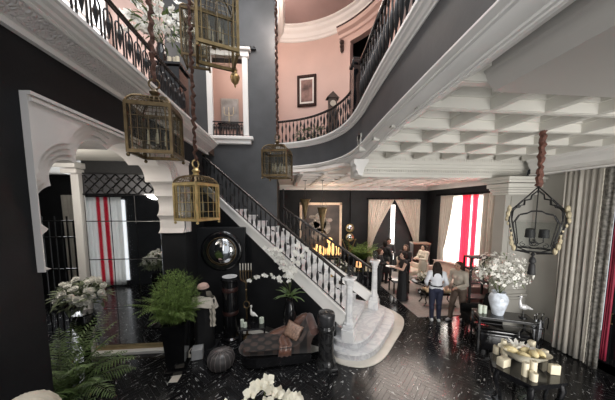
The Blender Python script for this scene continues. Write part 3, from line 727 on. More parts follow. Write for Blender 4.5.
# ---------- wrought iron lantern on the right ----------
def scroll(c, r, a0, turns, n=22, flip=1, shrink=.25):
    return [(c[0]+flip*math.cos(a0+turns*2*PI*i/n)*r*(1-(1-shrink)*i/n), c[1], c[2]+math.sin(a0+turns*2*PI*i/n)*r*(1-(1-shrink)*i/n)) for i in range(n+1)]
def iron_lantern():
    th = thing('lantern', 'black wrought iron lantern with clear glass hanging before the right pier', 'lantern', (3.83, 3.2, 2.60), math.radians(40))
    hb, ht, Hh = .20, .295, .61
    f = MB()
    # stepped silhouette of each glazed face (x, z)
    side = [(hb, 0), (ht, .45), (ht-.012, .60), (.25, .645), (.205, .66), (.19, .69), (.145, .70), (.14, .77), (.075, .785), (.065, .85), (.03, .885), (0, .92)]
    def depth(z): return hb+(ht-hb)*min(1, z/.45) if z < .60 else ht*(1-.85*(z-.60)/.32)
    full = side+[(-x, z) for x, z in reversed(side[:-1])]
    inner = [(hb-.01, .05), (ht-.05, .42), (.215, .49), (.19, .545), (.10, .57), (.06, .60), (0, .605)]
    infull = inner+[(-x, z) for x, z in reversed(inner[:-1])]
    for k in range(4):
        R = Euler((0, 0, k*PI/2)).to_matrix()
        f.tube([R @ Vector((x, -depth(z), z)) for x, z in full], .009, 6)
        f.tube([R @ Vector((x, -depth(z), z)) for x, z in infull], .008, 5)
        f.tube([R @ Vector((-hb, -hb, 0)), R @ Vector((hb, -hb, 0))], .012, 6)
        f.tube([R @ Vector((-hb, -hb, 0)), R @ Vector((-ht, -ht, .45)), R @ Vector((-ht+.01, -ht+.01, .60))], .012, 6)
        f.tube([R @ Vector((hb*.2, -hb*.2, -.05)), R @ Vector((hb, -hb, 0))], .010, 5)
        f.tube([R @ Vector((0, -depth(.92)*q, .92+.05*(1-q))) for q in (1, .5, 0)], .009, 5)
    f.tube([(0, 0, .88), (0, 0, 1.0)], .012, 6)
    f.build('iron_frame', IRON, th, smooth=True)
    for k in range(4):
        R = Euler((0, 0, k*PI/2)).to_matrix()
        MB().poly([R @ Vector(p) for p in ((-hb, -hb, .01), (hb, -hb, .01), (ht, -ht, .45), (-ht, -ht, .45))], [(0, 1, 2, 3)]).build('glass_pane', glass('lantern_glass', (.92, .94, .93), .92), th)
    for k in (0, 3):
        R = Euler((0, 0, k*PI/2)).to_matrix(); sc = MB()
        for s in (-1, 1):
            sc.tube([R @ Vector(p) for p in scroll((s*.02, -.215, .13), .055, PI*.5, 1.1, flip=s)], .006, 5)
            sc.tube([R @ Vector(p) for p in scroll((s*.12, -.213, .10), .04, PI*.5, 1.1, flip=-s)], .005, 5)
        sc.tube([R @ Vector((x, -.205, z)) for x, z in ((-.17, .05), (-.06, .08), (0, .05), (.06, .08), (.17, .05))], .006, 5)
        sc.build('scrollwork', IRON, th, smooth=True)
    # gilded acanthus leaves running up two opposite corners
    for s in (-1, 1):
        lf = MB()
        for k in range(9):
            z = .04+k*.075; r = hb+(ht-hb)*min(1, z/.45)+.012+.012*math.sin(k*1.3)
            lf.ball((-r, s*r, z), .026+.010*math.sin(k*.9+1), 7, 5, (.8, .8, 1.6))
        lf.build('gilt_leaf', mat('worn_gilt', (.42, .36, .24), .5, metal=.35, var=.45, scale=20), th, smooth=True)
    MB().tube([(0, 0, .92), (0, 0, .10)], .007, 6).build('stem', IRON, th)
    for a in range(3):
        c, s_ = math.cos(a*2.09+.5), math.sin(a*2.09+.5)
        sh = MB().lathe([(.062, .20), (.055, .325), (.03, .33)], (c*.10, s_*.10, 0), 14, cap=True).build('lamp_shade', BLACKM, th, smooth=True)
        MB().tube([(0, 0, .13), (c*.05, s_*.05, .10), (c*.10, s_*.10, .13), (c*.10, s_*.10, .22)], .007, 6).build('candle_arm', IRON, sh, smooth=True)
    MB().lathe([(.012, -.04), (.03, -.07), (.012, -.10), (.03, -.12), (.042, -.16), (.045, -.19), (.025, -.21), (.038, -.23), (.05, -.38), (.045, -.39)], (0, 0, 0), 12).build('tassel', BLACKM, th, smooth=True)
    z0 = .98; L = 4.44-2.60-z0; m = int(L/.04)
    MB().tube([(.012*math.sin(i*1.7), .012*math.cos(i*2.3), z0+L*i/m) for i in range(m+1)], 0, 7, rads=[.035*(.7+.6*random.random()) for i in range(m+1)]).build('chain_sleeve', mat('russet_sleeve', (.12, .05, .035), .8, var=.4, scale=30, bump=.5, bscale=60), th, smooth=True)
iron_lantern()
# ---------- plant and flower builders ----------
LEAF = mat('fern_green', (.15, .235, .05), .55, var=.45, scale=9, translucent=.25)
LEAFD = mat('deep_green', (.095, .15, .045), .5, var=.45, scale=9, translucent=.2)
LEAFG = mat('sage_green', (.16, .19, .11), .6, var=.3, scale=9, translucent=.2)
PETAL = mat('white_petal', (.86, .85, .80), .55, var=.05, scale=20, translucent=.25)
PETALC = mat('cream_petal', (.85, .80, .66), .5, var=.06, scale=20, translucent=.25)
STEM = mat('stem_green', (.07, .09, .03), .6)
def leaf(mb, p, d, L, W, curl=.25, up=None):
    d = Vector(d).normalized(); p = Vector(p); up = Vector(up or (0, 0, 1)); s = d.cross(up)
    if s.length < 1e-4: s = Vector((1, 0, 0))
    s.normalize(); n = s.cross(d)
    q = [p, p+d*L*.35+s*W/2-n*0, p+d*L*.75+s*W*.35-n*curl*L*.4, p+d*L-n*curl*L, p+d*L*.75-s*W*.35-n*curl*L*.4, p+d*L*.35-s*W/2, p+d*L*.45+n*W*.15]
    mb.poly(q, [(0, 1, 6), (1, 2, 6), (2, 3, 6), (3, 4, 6), (4, 5, 6), (5, 0, 6)])
def rnd_dir(zmin=-.3):
    while True:
        v = Vector((random.uniform(-1, 1), random.uniform(-1, 1), random.uniform(zmin, 1)))
        if .1 < v.length < 1: return v.normalized()
def leaf_cloud(mb, c, r, n, L, W, sq=(1, 1, 1), zmin=-.4):
    for _ in range(n):
        d = rnd_dir(zmin); k = random.random()**.4
        p = Vector(c)+Vector((d.x*r*sq[0]*k, d.y*r*sq[1]*k, d.z*r*sq[2]*k)); e = (d+rnd_dir(-1)*.7).normalized()
        leaf(mb, p, e, L*random.uniform(.6, 1.2), W*random.uniform(.7, 1.2))
def frond(mb, st, base, az, el, L, droop, nl, ll, lw, rad=.006):
    pts = []; p = Vector(base); e = el; n = 10
    for i in range(n+1):
        pts.append(p.copy()); d = Vector((math.cos(az)*math.cos(e), math.sin(az)*math.cos(e), math.sin(e)))
        p = p+d*L/n; e -= droop/n
    st.tube(pts, rad, 4, rads=[rad*(1-.7*i/n) for i in range(n+1)])
    for i in range(nl):
        t = .15+.85*i/nl; f = t*n; k = min(n-1, int(f)); q = pts[k].lerp(pts[k+1], f-k); d = (pts[k+1]-pts[k]).normalized()
        s = d.cross(Vector((0, 0, 1)))
        if s.length < .01: s = Vector((1, 0, 0))
        s.normalize(); w = ll*(math.sin(PI*min(1, t*.85+.12)))
        for sg in (-1, 1): leaf(mb, q, (d*.6+s*sg*.9+Vector((0, 0, random.uniform(-.25, .15)))), w*random.uniform(.8, 1.15), lw, .3)
def rose_mesh(r=.05, m=None):
    mb = MB()
    mb.ball((0, 0, r*.55), r*.55, 8, 5)
    for ring, (k, rr, tilt, h) in enumerate(((5, .62, .25, 1.15), (5, .8, .6, .95), (6, 1.0, 1.0, .6))):
        for i in range(k):
            a = 2*PI*i/k+ring*.5; ca, sa = math.cos(a), math.sin(a)
            def fn(u, v, a=a, rr=rr, tilt=tilt, h=h):
                th = a+(u-.5)*1.5*(.5+.5*math.sin(PI*min(1, .25+v*.75))); q = r*(.15+(rr-.15)*v**.8); z = r*(.1+h*v*math.cos(tilt*v))
                return (q*math.cos(th), q*math.sin(th), z)
            mb.grid(fn, 4, 3)
    return mb.mesh('blossom', m or PETAL, True)
def orchid_mesh(r=.045, m=None):
    # faces local +Z
    mb = MB()
    for a, L, W in ((PI/2, 1, .7), (PI/2+2.2, .95, .6), (PI/2-2.2, .95, .6), (.15, 1.05, 1.1), (PI-.15, 1.05, 1.1)):
        def fn(u, v, a=a, L=L, W=W):
            w = W*r*math.sin(PI*min(.97, .06+.9*v))*(u-.5); q = r*L*v
            return (q*math.cos(a)-w*math.sin(a), q*math.sin(a)+w*math.cos(a), r*(.35*v*v-.25*(u-.5)**2+.02*(a > 1)))
        mb.grid(fn, 4, 5)
    mb.ball((0, -r*.12, r*.16), r*.16, 6, 4).ball((0, -r*.3, r*.2), r*.12, 6, 4, (1, 1.6, .7))
    return mb.mesh('blossom', m or PETAL, True)
def small_mesh(r=.02, m=None):
    mb = MB(); mb.ball((0, 0, r*.3), r*.3, 5, 3)
    for i in range(5):
        a = 2*PI*i/5; ca, sa = math.cos(a), math.sin(a)
        mb.poly([(0, 0, 0), (r*.6*ca-r*.42*sa, r*.6*sa+r*.42*ca, r*.2), (r*1.1*ca, r*1.1*sa, r*.35), (r*.6*ca+r*.42*sa, r*.6*sa-r*.42*ca, r*.2)], [(0, 1, 2, 3)])
    return mb.mesh('blossom', m or PETAL, True)
def place_b(me, th, p, d, sc=1.0, roll=None):
    o = link('blossom', me, th, p); q = Vector(d).normalized().to_track_quat('Z', 'Y')
    from mathutils import Quaternion
    q = q @ Quaternion((0, 0, 1), roll if roll is not None else random.uniform(0, 6.28))
    o.rotation_mode = 'QUATERNION'; o.rotation_quaternion = q; o.scale = (sc, sc, sc); return o
def cloud_flowers(th, c, r, n, me, sq, stuff=0, zmin=-.15, face=None):
    for i in range(n):
        d = rnd_dir(zmin); k = .75+.3*random.random()
        p = Vector(c)+Vector((d.x*r*sq[0]*k, d.y*r*sq[1]*k, d.z*r*sq[2]*k))
        place_b(me, th, p, d+Vector((0, -.3, .1)), random.uniform(.75, 1.2))
    if stuff:
        mb = MB()
        for i in range(stuff):
            d = rnd_dir(zmin); k = .3+.8*random.random()
            p = Vector(c)+Vector((d.x*r*sq[0]*k, d.y*r*sq[1]*k, d.z*r*sq[2]*k)); e = (d+rnd_dir(-1)*.6).normalized()
            for a in range(4):
                s = e.orthogonal().normalized(); s = Matrix.Rotation(a*PI/2, 3, e) @ s; t_ = e.cross(s); r0 = .022
                mb.poly([p, p+s*r0*.7+t_*r0*.5+e*.004, p+s*r0*1.2+e*.008, p+s*r0*.7-t_*r0*.5+e*.004], [(0, 1, 2, 3)])
        o = mb.build('blossoms', PETAL, th); o['kind'] = 'stuff'
def spray(th, base, az, el, L, droop, n, me, sc=1.0, face=(0, -1, .1), stem_r=.005):
    pts = []; p = Vector(base); e = el; m = 14
    for i in range(m+1):
        pts.append(p.copy()); p = p+Vector((math.cos(az)*math.cos(e), math.sin(az)*math.cos(e), math.sin(e)))*L/m; e -= droop/m
    MB().tube(pts, stem_r, 5).build('stem', STEM, th)
    for i in range(n):
        t = .42+.58*i/max(1, n-1); f = t*m; k = min(m-1, int(f)); q = pts[k].lerp(pts[k+1], f-k)
        sd = 1 if i % 2 else -1
        d = Vector(face)+Vector((sd*.35*math.sin(az+1.57), sd*.35, .15))+rnd_dir(-1)*.35
        place_b(me, th, q+Vector((sd*.025*sc, -.02, .012*sd)), d, sc*random.uniform(.85, 1.1), roll=random.uniform(-.4, .4))
def urn(prof, c=(0, 0, 0), seg=18): return MB().lathe(prof, c, seg)
# ---------- mirrored partition: trellis band and mirror panels ----------
t = thing('trellis_panel', 'black diamond trellis panel above the mirrors behind the white arch', 'panel', (-3.45, 5.31, 3.53))
MB().box((0, .01, .20), (1.5, .02, .42)).build('back_board', mat('dark_grey_board', (.05, .05, .055), .4), t)
tl = MB()
for k in range(-3, 9):
    for sg in (-1, 1):
        a, b_ = Vector((-.75+k*.21, -.01, -.01)), Vector((-.75+k*.21+sg*.42, -.01, .41))
        if sg < 0: a.x += .21; b_.x += .21
        # clip to the panel
        lo, hi = 0.0, 1.0
        for i in range(21):
            pass
        P = [a.lerp(b_, i/20) for i in range(21)]; P = [p for p in P if -.74 <= p.x <= .74]
        if len(P) > 1: tl.tube([P[0], P[-1]], .014, 4)
tl.build('lattice', BLACKG, t)
for i in range(8):
    for j in range(2): MB().ball((-.64+i*.21-(.105 if j else 0)+.03, -.005, .10+j*.21), .03, 8, 4, (1, .5, 1)).build('boss', BLACKG, t, smooth=True)
MB().box((0, -.02, -.01), (1.52, .04, .03)).box((0, -.02, .42), (1.52, .04, .03)).build('edge_strip', BLACKG, t)
t = thing('mirror_panelling', 'tall mirror panels in a grid under the black trellis behind the arch', 'mirror', (-3.47, 5.315, .17))
zs = [0, .86, 1.95, 2.78, 3.33]
for i in range(3):
    for j in range(4):
        MB().box((-.5+i*.5, 0, (zs[j]+zs[j+1])/2), (.49, .012, zs[j+1]-zs[j]-.012), bev=.004).build('mirror_panel', MIRROR, t)
# left room: iron screen, window, striped curtain
t = thing('iron_screen', 'black metal grid screen seen through the left of the white arch', 'screen', (-5.5, 6.2, 0))
f = MB()
for z in (.06, .9, 1.7, 2.5, 2.9): f.box((0, 0, z), (2.3, .04, .03))
f.build('cross_rail', IRON, t)
for k in range(17):
    MB().box((-1.12+k*.14, 0, 1.45+(.06 if k % 2 else 0)), (.022, .03, 2.9+(.12 if k % 2 else 0))).build('bar', IRON, t)
PANE = mat('daylit_pane', (.95, .97, 1.0), .3, emit=2.2, var=.02)
t = struct(MB().box((-6.05, 8.06, 1.9), (1.7, .03, 3.3)).build('window_1', PANE))
fr = MB()
for x in (-6.88, -6.05, -5.22): fr.box((x, 8.0, 1.9), (.07, .08, 3.3))
for z in (.3, 1.4, 2.5, 3.52): fr.box((-6.05, 8.0, z), (1.7, .07, .05))
struct(fr.build('window_frame_1', WHITE))
def curtain_mesh(L, z0, z1, folds, amp, gather=None, m=None, nv=14, thick=.012, seed=0):
    # runs along local +X from 0 to L ; gather(v)-> (x0,x1) edges at height fraction v
    mb = MB(); nu = folds*6
    def fn(u, v):
        a, b_ = gather(v) if gather else (0, L)
        x = a+(b_-a)*u; sc = (b_-a)/L
        y = amp*math.sin(u*folds*2*PI+.7*math.sin(v*3+seed+u*5))*(.75+.35*math.sin(u*17+seed))*(.8+.3*(1-v))
        return (x+amp*.4*math.sin(u*folds*4*PI+1)*(1-v*.5)*min(1, sc+.3), y, z0+(z1-z0)*v)
    mb.grid(fn, nu, nv)
    return mb.mesh('curtain', m, True)
def curtain(name, label, p, rz, L, z0, z1, folds, amp, m, gather=None, group=None, seed=0, cat='curtain'):
    o = link(name, curtain_mesh(L, z0, z1, folds, amp, gather, m, seed=seed), None, p, rz)
    md = o.modifiers.new('thickness', 'SOLIDIFY'); md.thickness = .012; md.offset = 0
    tag(o, label, cat, group); return o
LINEN = mat('greige_silk', (.43, .40, .35), .55, var=.06, scale=5, sheen=.3)
SHEER = mat('white_sheer', (.9, .9, .88), .7, var=.02, translucent=.5)
RED = mat('crimson_cloth', (.62, .02, .07), .6, var=.1, scale=6, translucent=.35)
curtain('curtain', 'pale grey curtain of the dim side room seen through the arch', (-6.95, 7.9, 0), 0, .75, .05, 3.6, 6, .05, LINEN)
curtain('curtain', 'second pale grey curtain of the dim side room, nearer the mirrored partition', (-5.85, 7.9, 0), 0, .75, .05, 3.6, 6, .05, LINEN, seed=3)
def striped(name, c0, c1, edges, axis=0):
    m = bpy.data.materials.new(name); m.use_nodes = True; nt = m.node_tree; N = nt.nodes; L = nt.links; b = N['Principled BSDF']; b.inputs['Roughness'].default_value = .7
    tc = N.new('ShaderNodeTexCoord'); sx = N.new('ShaderNodeSeparateXYZ'); L.new(tc.outputs['Object'], sx.inputs['Vector'])
    r = N.new('ShaderNodeValToRGB'); r.color_ramp.interpolation = 'CONSTANT'; e = r.color_ramp.elements; e[0].position = 0; e[0].color = (*c0, 1); e[1].position = edges[0]; e[1].color = (*c1, 1)
    for i, p in enumerate(edges[1:]): x = e.new(p); x.color = (*(c0 if i % 2 == 0 else c1), 1)
    mr = N.new('ShaderNodeMapRange'); mr.inputs['From Max'].default_value = 2.0; L.new(sx.outputs['X'], mr.inputs['Value']); L.new(mr.outputs['Result'], r.inputs['Fac'])
    L.new(r.outputs['Color'], b.inputs['Base Color'])
    tr = N.new('ShaderNodeBsdfTranslucent'); mx = N.new('ShaderNodeMixShader'); mx.inputs['Fac'].default_value = .5; L.new(r.outputs['Color'], tr.inputs['Color']); L.new(b.outputs['BSDF'], mx.inputs[1]); L.new(tr.outputs['BSDF'], mx.inputs[2]); L.new(mx.outputs['Shader'], N['Material Output'].inputs['Surface'])
    MATS[name] = m; return m
struct(MB().box((-7.2, .62, 1.85), (1.5, .03, 3.3)).build('window_2', mat('soft_pane', (.95, .97, 1.0), .3, emit=.9, var=.02)))
curtain('curtain', 'white curtain with red bands reflected in the mirror panels under the trellis', (-6.5, .75, 0), PI, 1.4, .05, 3.6, 9, .04, striped('red_white_cloth', (.9, .9, .88), (.68, .02, .07), (.25, .32, .38, .45)))
# ---------- tall black planter and fern ----------
t = thing('fern_planter', 'tall black square planter holding a bright green feathery fern before the arch', 'plant', (-2.18, 4.62, 0), math.radians(8))
pl = MB(); pl.poly([(-.15, -.15, .08), (.15, -.15, .08), (.15, .15, .08), (-.15, .15, .08), (-.21, -.21, 1.0), (.21, -.21, 1.0), (.21, .21, 1.0), (-.21, .21, 1.0), (-.18, -.18, 1.0), (.18, -.18, 1.0), (.18, .18, 1.0), (-.18, .18, 1.0), (-.18, -.18, .93), (.18, -.18, .93), (.18, .18, .93), (-.18, .18, .93)], [(0, 1, 5, 4), (1, 2, 6, 5), (2, 3, 7, 6), (3, 0, 4, 7), (4, 5, 9, 8), (5, 6, 10, 9), (6, 7, 11, 10), (7, 4, 8, 11), (8, 9, 13, 12), (9, 10, 14, 13), (10, 11, 15, 14), (11, 8, 12, 15), (12, 13, 14, 15), (0, 3, 2, 1)])
pl.box((0, 0, .04), (.40, .40, .08), bev=.01)
pl.build('planter', BLACKG, t)
fo = MB(); st = MB()
for k in range(70):
    az = random.uniform(0, 2*PI); L = random.uniform(.5, 1.12)
    frond(fo, st, (random.uniform(-.1, .1), random.uniform(-.1, .1), .93), az, random.uniform(1.15, 1.57), L, random.uniform(.4, 1.9), 24, .10, .011, .004)
for _ in range(3600):
    d = rnd_dir(-.85); k = random.random()**.5
    p = Vector((d.x*.40*k, d.y*.40*k, 1.44+d.z*(.60 if d.z > 0 else .42)*k)); leaf(fo, p, (d*.6+Vector((0, 0, -.15))+rnd_dir(-1)*.6).normalized(), random.uniform(.06, .12), .009)
fo.build('foliage', LEAF, t); st.build('stems', STEM, t)
# small white stone block behind the planter
tag(MB().box((0, 0, .11), (.22, .22, .22), .2, bev=.01).build('stone_block', mat('pale_grey_stone', (.5, .5, .5), .5), loc=(-1.92, 4.95, .008)), 'small pale grey stone block on the floor behind the black planter', 'block')
# ---------- draped bust on a black pedestal ----------
t = thing('bust_sculpture', 'dark bust with pale cap and white shawl on a black draped pedestal', 'sculpture', (-1.88, 5.30, 0)); t.scale = (1.15, 1.15, 1.0)
MB().box((0, 0, .03), (.46, .40, .06)).lathe([(.20, .06), (.185, .2), (.18, .75), (.17, .98), (.19, 1.0)], (0, 0, 0), 16, wob=lambda a, i: .05*math.sin(a*9)).build('pedestal', BLACKM, t, smooth=True)
bm2 = MB().ball((0, 0, 1.10), .15, 14, 8, (1.25, .85, .8)).capsule((0, 0, 1.15), (0, -.01, 1.33), .062, .055).ball((0, -.02, 1.41), .085, 14, 10, (.85, 1, 1.2)).ball((0, -.105, 1.40), .018, 6, 4).capsule((-.16, 0, 1.12), (-.19, -.05, .98), .06, .045).capsule((.16, 0, 1.12), (.17, -.09, .98), .06, .045)
link('bust', remeshed(bm2, 'bust', BLACKM, .014), t)
MB().ball((0, .0, 1.46), .105, 14, 8, (1, 1.05, .75)).lathe([(.105, 1.42), (.115, 1.435), (.108, 1.455)], (0, 0, 0), 16, sy=1.05).build('cap', mat('dusty_pink_felt', (.52, .36, .31), .7), t, smooth=True)
def shawl(u, v):
    a = u*2*PI; r = .17+.06*v+.012*math.sin(a*7); return (r*1.15*math.cos(a), r*.85*math.sin(a), 1.26-.02-.24*v-.05*math.cos(a*2)+.01*math.sin(a*7))
MB().grid(shawl, 42, 6).grid(lambda u, v: (.16+.10*u+.01*math.sin(v*20), -.15+.03*math.sin(u*9), 1.08-.5*v+.02*u), 5, 10).build('shawl', mat('ivory_shawl', (.62, .57, .49), .7, var=.12, scale=14), t, smooth=True)
# ---------- round convex mirror on the stair wall ----------
wall('wall_nib', BLACKW, (LX, -1.04, 5.93, 6.3, 0, 2.72))
q = at(222, 251, Y=5.92)
t = thing('convex_mirror', 'round convex mirror in a wide black frame on the black wall under the stair', 'mirror', q, 0); t.scale = (.93, .93, .93)
# local: wall along X, facing -Y

RX = Euler((PI/2, 0, 0)).to_matrix()
MB().lathe([(.37, 0), (.53, 0), (.545, .03), (.52, .06), (.47, .07), (.42, .05), (.385, .06), (.37, .05)], (0, 0, 0), 40, cap=False, R=RX).build('frame', BLACKG, t, smooth=True)
MB().lathe([(.375, .05), (.385, .06), (.372, .064), (.366, .05)], (0, 0, 0), 40, cap=False, R=RX).build('inner_rim', BRASSD, t, smooth=True)
MB().lathe([(.372, .02), (.33, .065), (.25, .105), (.15, .13), (.05, .14), (.001, .141)], (0, 0, 0), 40, cap=False, R=RX).build('mirror_glass', MIRROR, t, smooth=True, angle=80)
# ---------- round lacquer stand and forked candelabrum ----------
t = thing('pedestal_stand', 'dark round stand with reddish bands and a pale dish, under the convex mirror', 'stand', (-1.37, 5.66, 0))
MB().lathe([(.24, 0), (.24, .05), (.19, .08), (.18, 1.45), (.22, 1.48), (.22, 1.52)], (0, 0, 0), 24).build('body', BLACKG, t, smooth=True)
for z in (.62, 1.2): MB().lathe([(.183, z), (.19, z+.02), (.19, z+.09), (.183, z+.11)], (0, 0, 0), 24, cap=False).build('band', mat('oxblood_lacquer', (.035, .014, .012), .4), t, smooth=True)
tag(MB().lathe([(.06, 0), (.08, .01), (.17, .03), (.18, .04), (.16, .035), (.05, .015)], (0, 0, 0), 20).build('dish', mat('pale_dish', (.6, .6, .6), .3), smooth=True, loc=(-1.37, 5.66, 1.522)), 'pale shallow dish on top of the dark round stand', 'dish')
t = thing('candelabrum', 'tall gilt candelabrum with upright tines beside the dark round stand', 'candelabra', (-.98, 5.62, 0))
MB().lathe([(.15, 0), (.15, .02), (.06, .05), (.03, .1), (.02, .3), (.03, .45), (.02, .6), (.025, .75)], (0, 0, 0), 14).tube([(.07*math.cos(2*PI*k/16), 0, .85+.085*math.sin(2*PI*k/16)) for k in range(16)], .014, 6, closed=True).tube([(0, 0, .93), (0, 0, 1.5)], .016, 8).ball((0, 0, 1.22), .03, 8, 6).build('stem', BRASSD, t, smooth=True)
for k in range(5):
    x = (k-2)*.065
    MB().tube([(0, 0, 1.40), (x*.9, 0, 1.48), (x, 0, 1.56), (x, 0, 1.70)], .010, 6).lathe([(.02, 1.68), (.026, 1.70), (.015, 1.72)], (x, 0, 0), 8).build('arm', BRASSD, t, smooth=True)
    MB().lathe([(.014, 1.70), (.014, 1.88), (.004, 1.89)], (x, 0, 0), 8).build('candle', mat('grey_wax', (.45, .43, .38), .5), t, smooth=True)
# ---------- low black table with candles and a bird ----------
t = thing('side_table', 'low black square side table behind the chaise holding white candles', 'table', (-.78, 5.24, 0), math.radians(6))
MB().box((0, 0, .535), (.60, .50, .035), bev=.008).build('tabletop', BLACKG, t)
for sx in (-1, 1):
    for sy in (-1, 1): MB().box((sx*.26, sy*.21, .26), (.04, .04, .52)).build('leg', BLACKG, t)
GREENW = mat('pale_green_wax', (.62, .68, .58), .5, var=.05)
for (x, y, h, r, lb) in ((-1.0, 5.13, .16, .04, 'taller white pillar candle of the pair on the low side table'), (-.93, 5.10, .10, .042, 'shorter white pillar candle of the pair on the low side table'), (-.58, 5.26, .12, .055, 'single wide white candle at the right end of the low side table')):
    c = thing('pillar_candle', lb, 'candle', (x, y, .554), 0, 'candles on the low side table')
    MB().lathe([(r, 0), (r, h), (r*.8, h+.004), (r*.2, h-.008)], (0, 0, 0), 14).build('wax', GREENW, c, smooth=True); MB().tube([(0, 0, h-.01), (.003, 0, h+.02)], .003, 4).build('wick', BLACKM, c)
def bird(name, label, loc, rz, sc, m, mbase):
    t = thing(name, label, 'figurine', loc, rz)
    s = sc
    b_ = MB().ball((0, 0, .20*s), .055*s, 12, 8, (1.35, .85, .95)).capsule((.045*s, 0, .22*s), (.06*s, 0, .31*s), .028*s, .017*s).capsule((.06*s, 0, .31*s), (.045*s, 0, .37*s), .016*s, .018*s).ball((.05*s, 0, .385*s), .027*s, 10, 7, (1.1, .9, .9)).capsule((-.05*s, 0, .2*s), (-.13*s, 0, .17*s), .035*s, .012*s)
    link('body', remeshed(b_, 'body', m, .008*s), t)
    MB().lathe([(.010*s, 0), (.001, .05*s)], (.07*s, 0, .385*s), 6, R=Euler((0, PI/2+.2, 0)).to_matrix()).build('beak', mbase, t)
    for q in (-1, 1): MB().tube([(0, q*.02*s, .17*s), (.005*s, q*.02*s, .02*s)], .006*s, 5).build('leg', mbase, t)
    MB().lathe([(.06*s, 0), (.06*s, .012*s), (.05*s, .025*s)], (0, 0, 0), 14).build('base', mbase, t)
bird('bird_figurine', 'white porcelain bird standing on the low side table among the candles', (-.78, 5.30, .554), 2.6, 1.0, mat('porcelain', (.75, .75, .72), .25), BLACKG)
# ---------- ribbed leather pouf ----------
t = thing('pouf', 'round grey leather pouf with ribbed seams left of the chaise', 'pouf', (-1.34, 4.62, 0)); t.scale = (.88, .88, .88)
MB().lathe([(.20, 0), (.26, .04), (.295, .14), (.295, .24), (.25, .34), (.14, .385), (.02, .39)], (0, 0, 0), 64, wob=lambda a, i: -.03*abs(math.cos(a*8))**6 if i > 0 else 0).build('cover', mat('charcoal_leather', (.06, .055, .055), .35, var=.2, scale=12), t, smooth=True)
pp = MB()
for k in range(16):
    a = 2*PI*k/16+PI/16
    pp.tube([(r*math.cos(a), r*math.sin(a), z) for r, z in ((.03, .392), (.14, .388), (.25, .343), (.296, .245), (.296, .14), (.262, .04))], .005, 4)
pp.lathe([(.05, .388), (.05, .397), (.02, .402)], (0, 0, 0), 14).build('seam_piping', mat('pale_piping', (.25, .22, .21), .5), t)
# ---------- chaise longue ----------
def damask():
    m = bpy.data.materials.new('brown_black_damask'); m.use_nodes = True; nt = m.node_tree; N = nt.nodes; L = nt.links; b = N['Principled BSDF']; b.inputs['Roughness'].default_value = .4; b.inputs['Sheen Weight'].default_value = .3
    tc = N.new('ShaderNodeTexCoord'); sx = N.new('ShaderNodeSeparateXYZ'); L.new(tc.outputs['Object'], sx.inputs['Vector'])
    def s_(o, k, ph=0):
        a = N.new('ShaderNodeMath'); a.operation = 'MULTIPLY_ADD'; a.inputs[1].default_value = k; a.inputs[2].default_value = ph; L.new(o, a.inputs[0]); q = N.new('ShaderNodeMath'); q.operation = 'SINE'; L.new(a.outputs[0], q.inputs[0]); return q.outputs[0]
    def op(a, b_, o):
        q = N.new('ShaderNodeMath'); q.operation = o; L.new(a, q.inputs[0])
        if isinstance(b_, float): q.inputs[1].default_value = b_
        else: L.new(b_, q.inputs[1])
        return q.outputs[0]
    a = op(s_(sx.outputs['X'], 22), s_(sx.outputs['Y'], 22), 'MULTIPLY'); c = op(s_(sx.outputs['X'], 44, 1.57), s_(sx.outputs['Y'], 44, 1.57), 'ADD')
    f = op(op(a, 0.0, 'ADD'), op(c, .18, 'MULTIPLY'), 'ADD'); f = op(op(f, 0.0, 'ABSOLUTE') if False else f, .5, 'MULTIPLY'); f = op(f, .5, 'ADD')
    r = N.new('ShaderNodeValToRGB'); e = r.color_ramp.elements; e[0].position = .52; e[0].color = (.07, .046, .038, 1); e[1].position = .58; e[1].color = (.012, .010, .010, 1)
    L.new(f, r.inputs['Fac']); L.new(r.outputs['Color'], b.inputs['Base Color']); MATS['damask'] = m; return m
DAM = damask(); SATIN = mat('bronze_satin', (.15, .065, .042), .25, var=.35, scale=7, sheen=.4, bump=.25, bscale=9); BRNV = mat('brown_velvet', (.10, .045, .035), .45, var=.25, scale=8, sheen=.4)
t = thing('chaise_longue', 'black and brown damask chaise longue with bronze satin back in front of the table', 'sofa', (-.18, 4.76, 0), math.radians(4)); t.scale = (1, 1, .9)
MB().prism([(.66, -.33), (.66, .33), (-.45, .33), (-.6, .29), (-.70, .21), (-.75, .1), (-.765, 0), (-.75, -.1), (-.70, -.21), (-.6, -.29), (-.45, -.33)], .07, .28).build('base', BLACKG, t)
for sx in (-1, 1):
    for sy in (-1, 1): MB().lathe([(.03, .0), (.045, .03), (.03, .075)], (-.02+sx*.52, sy*.22, 0), 10).build('foot', BLACKG, t, smooth=True)
pr = [(-.80, .29), (-.82, .35), (-.80, .41), (-.76, .44), (-.68, .455), (-.56, .46), (-.42, .46), (-.3, .46), (.2, .46), (.36, .50), (.48, .60), (.56, .74), (.62, .83), (.70, .85), (.76, .80), (.76, .72), (.70, .66), (.66, .5), (.66, .28)]
ms = MB(); n = len(pr); rows = []
for y, ins in ((-.33, .05), (-.31, .012), (-.27, 0), (-.14, 0), (0, 0), (.14, 0), (.27, 0), (.31, .012), (.33, .05)):
    cx, cz = 0, .45
    rows.append([(x*(1-ins*.3)+(.16*(abs(y)/.33)**3 if x < -.7 else 0), y*(1 if x > -.3 else (1-.30*min(1, (-.3-x)/.5)**3)), cz+(z-cz)*(1-ins*2.0)) for x, z in pr])
P = [q for r in rows for q in r]
ms.poly(P, [(i*n+k, (i+1)*n+k, (i+1)*n+(k+1) % n, i*n+(k+1) % n) for i in range(8) for k in range(n)]+[tuple(range(n)), tuple(8*n+k for k in range(n))[::-1]])
ms.build('mattress', DAM, t, smooth=True, angle=50)
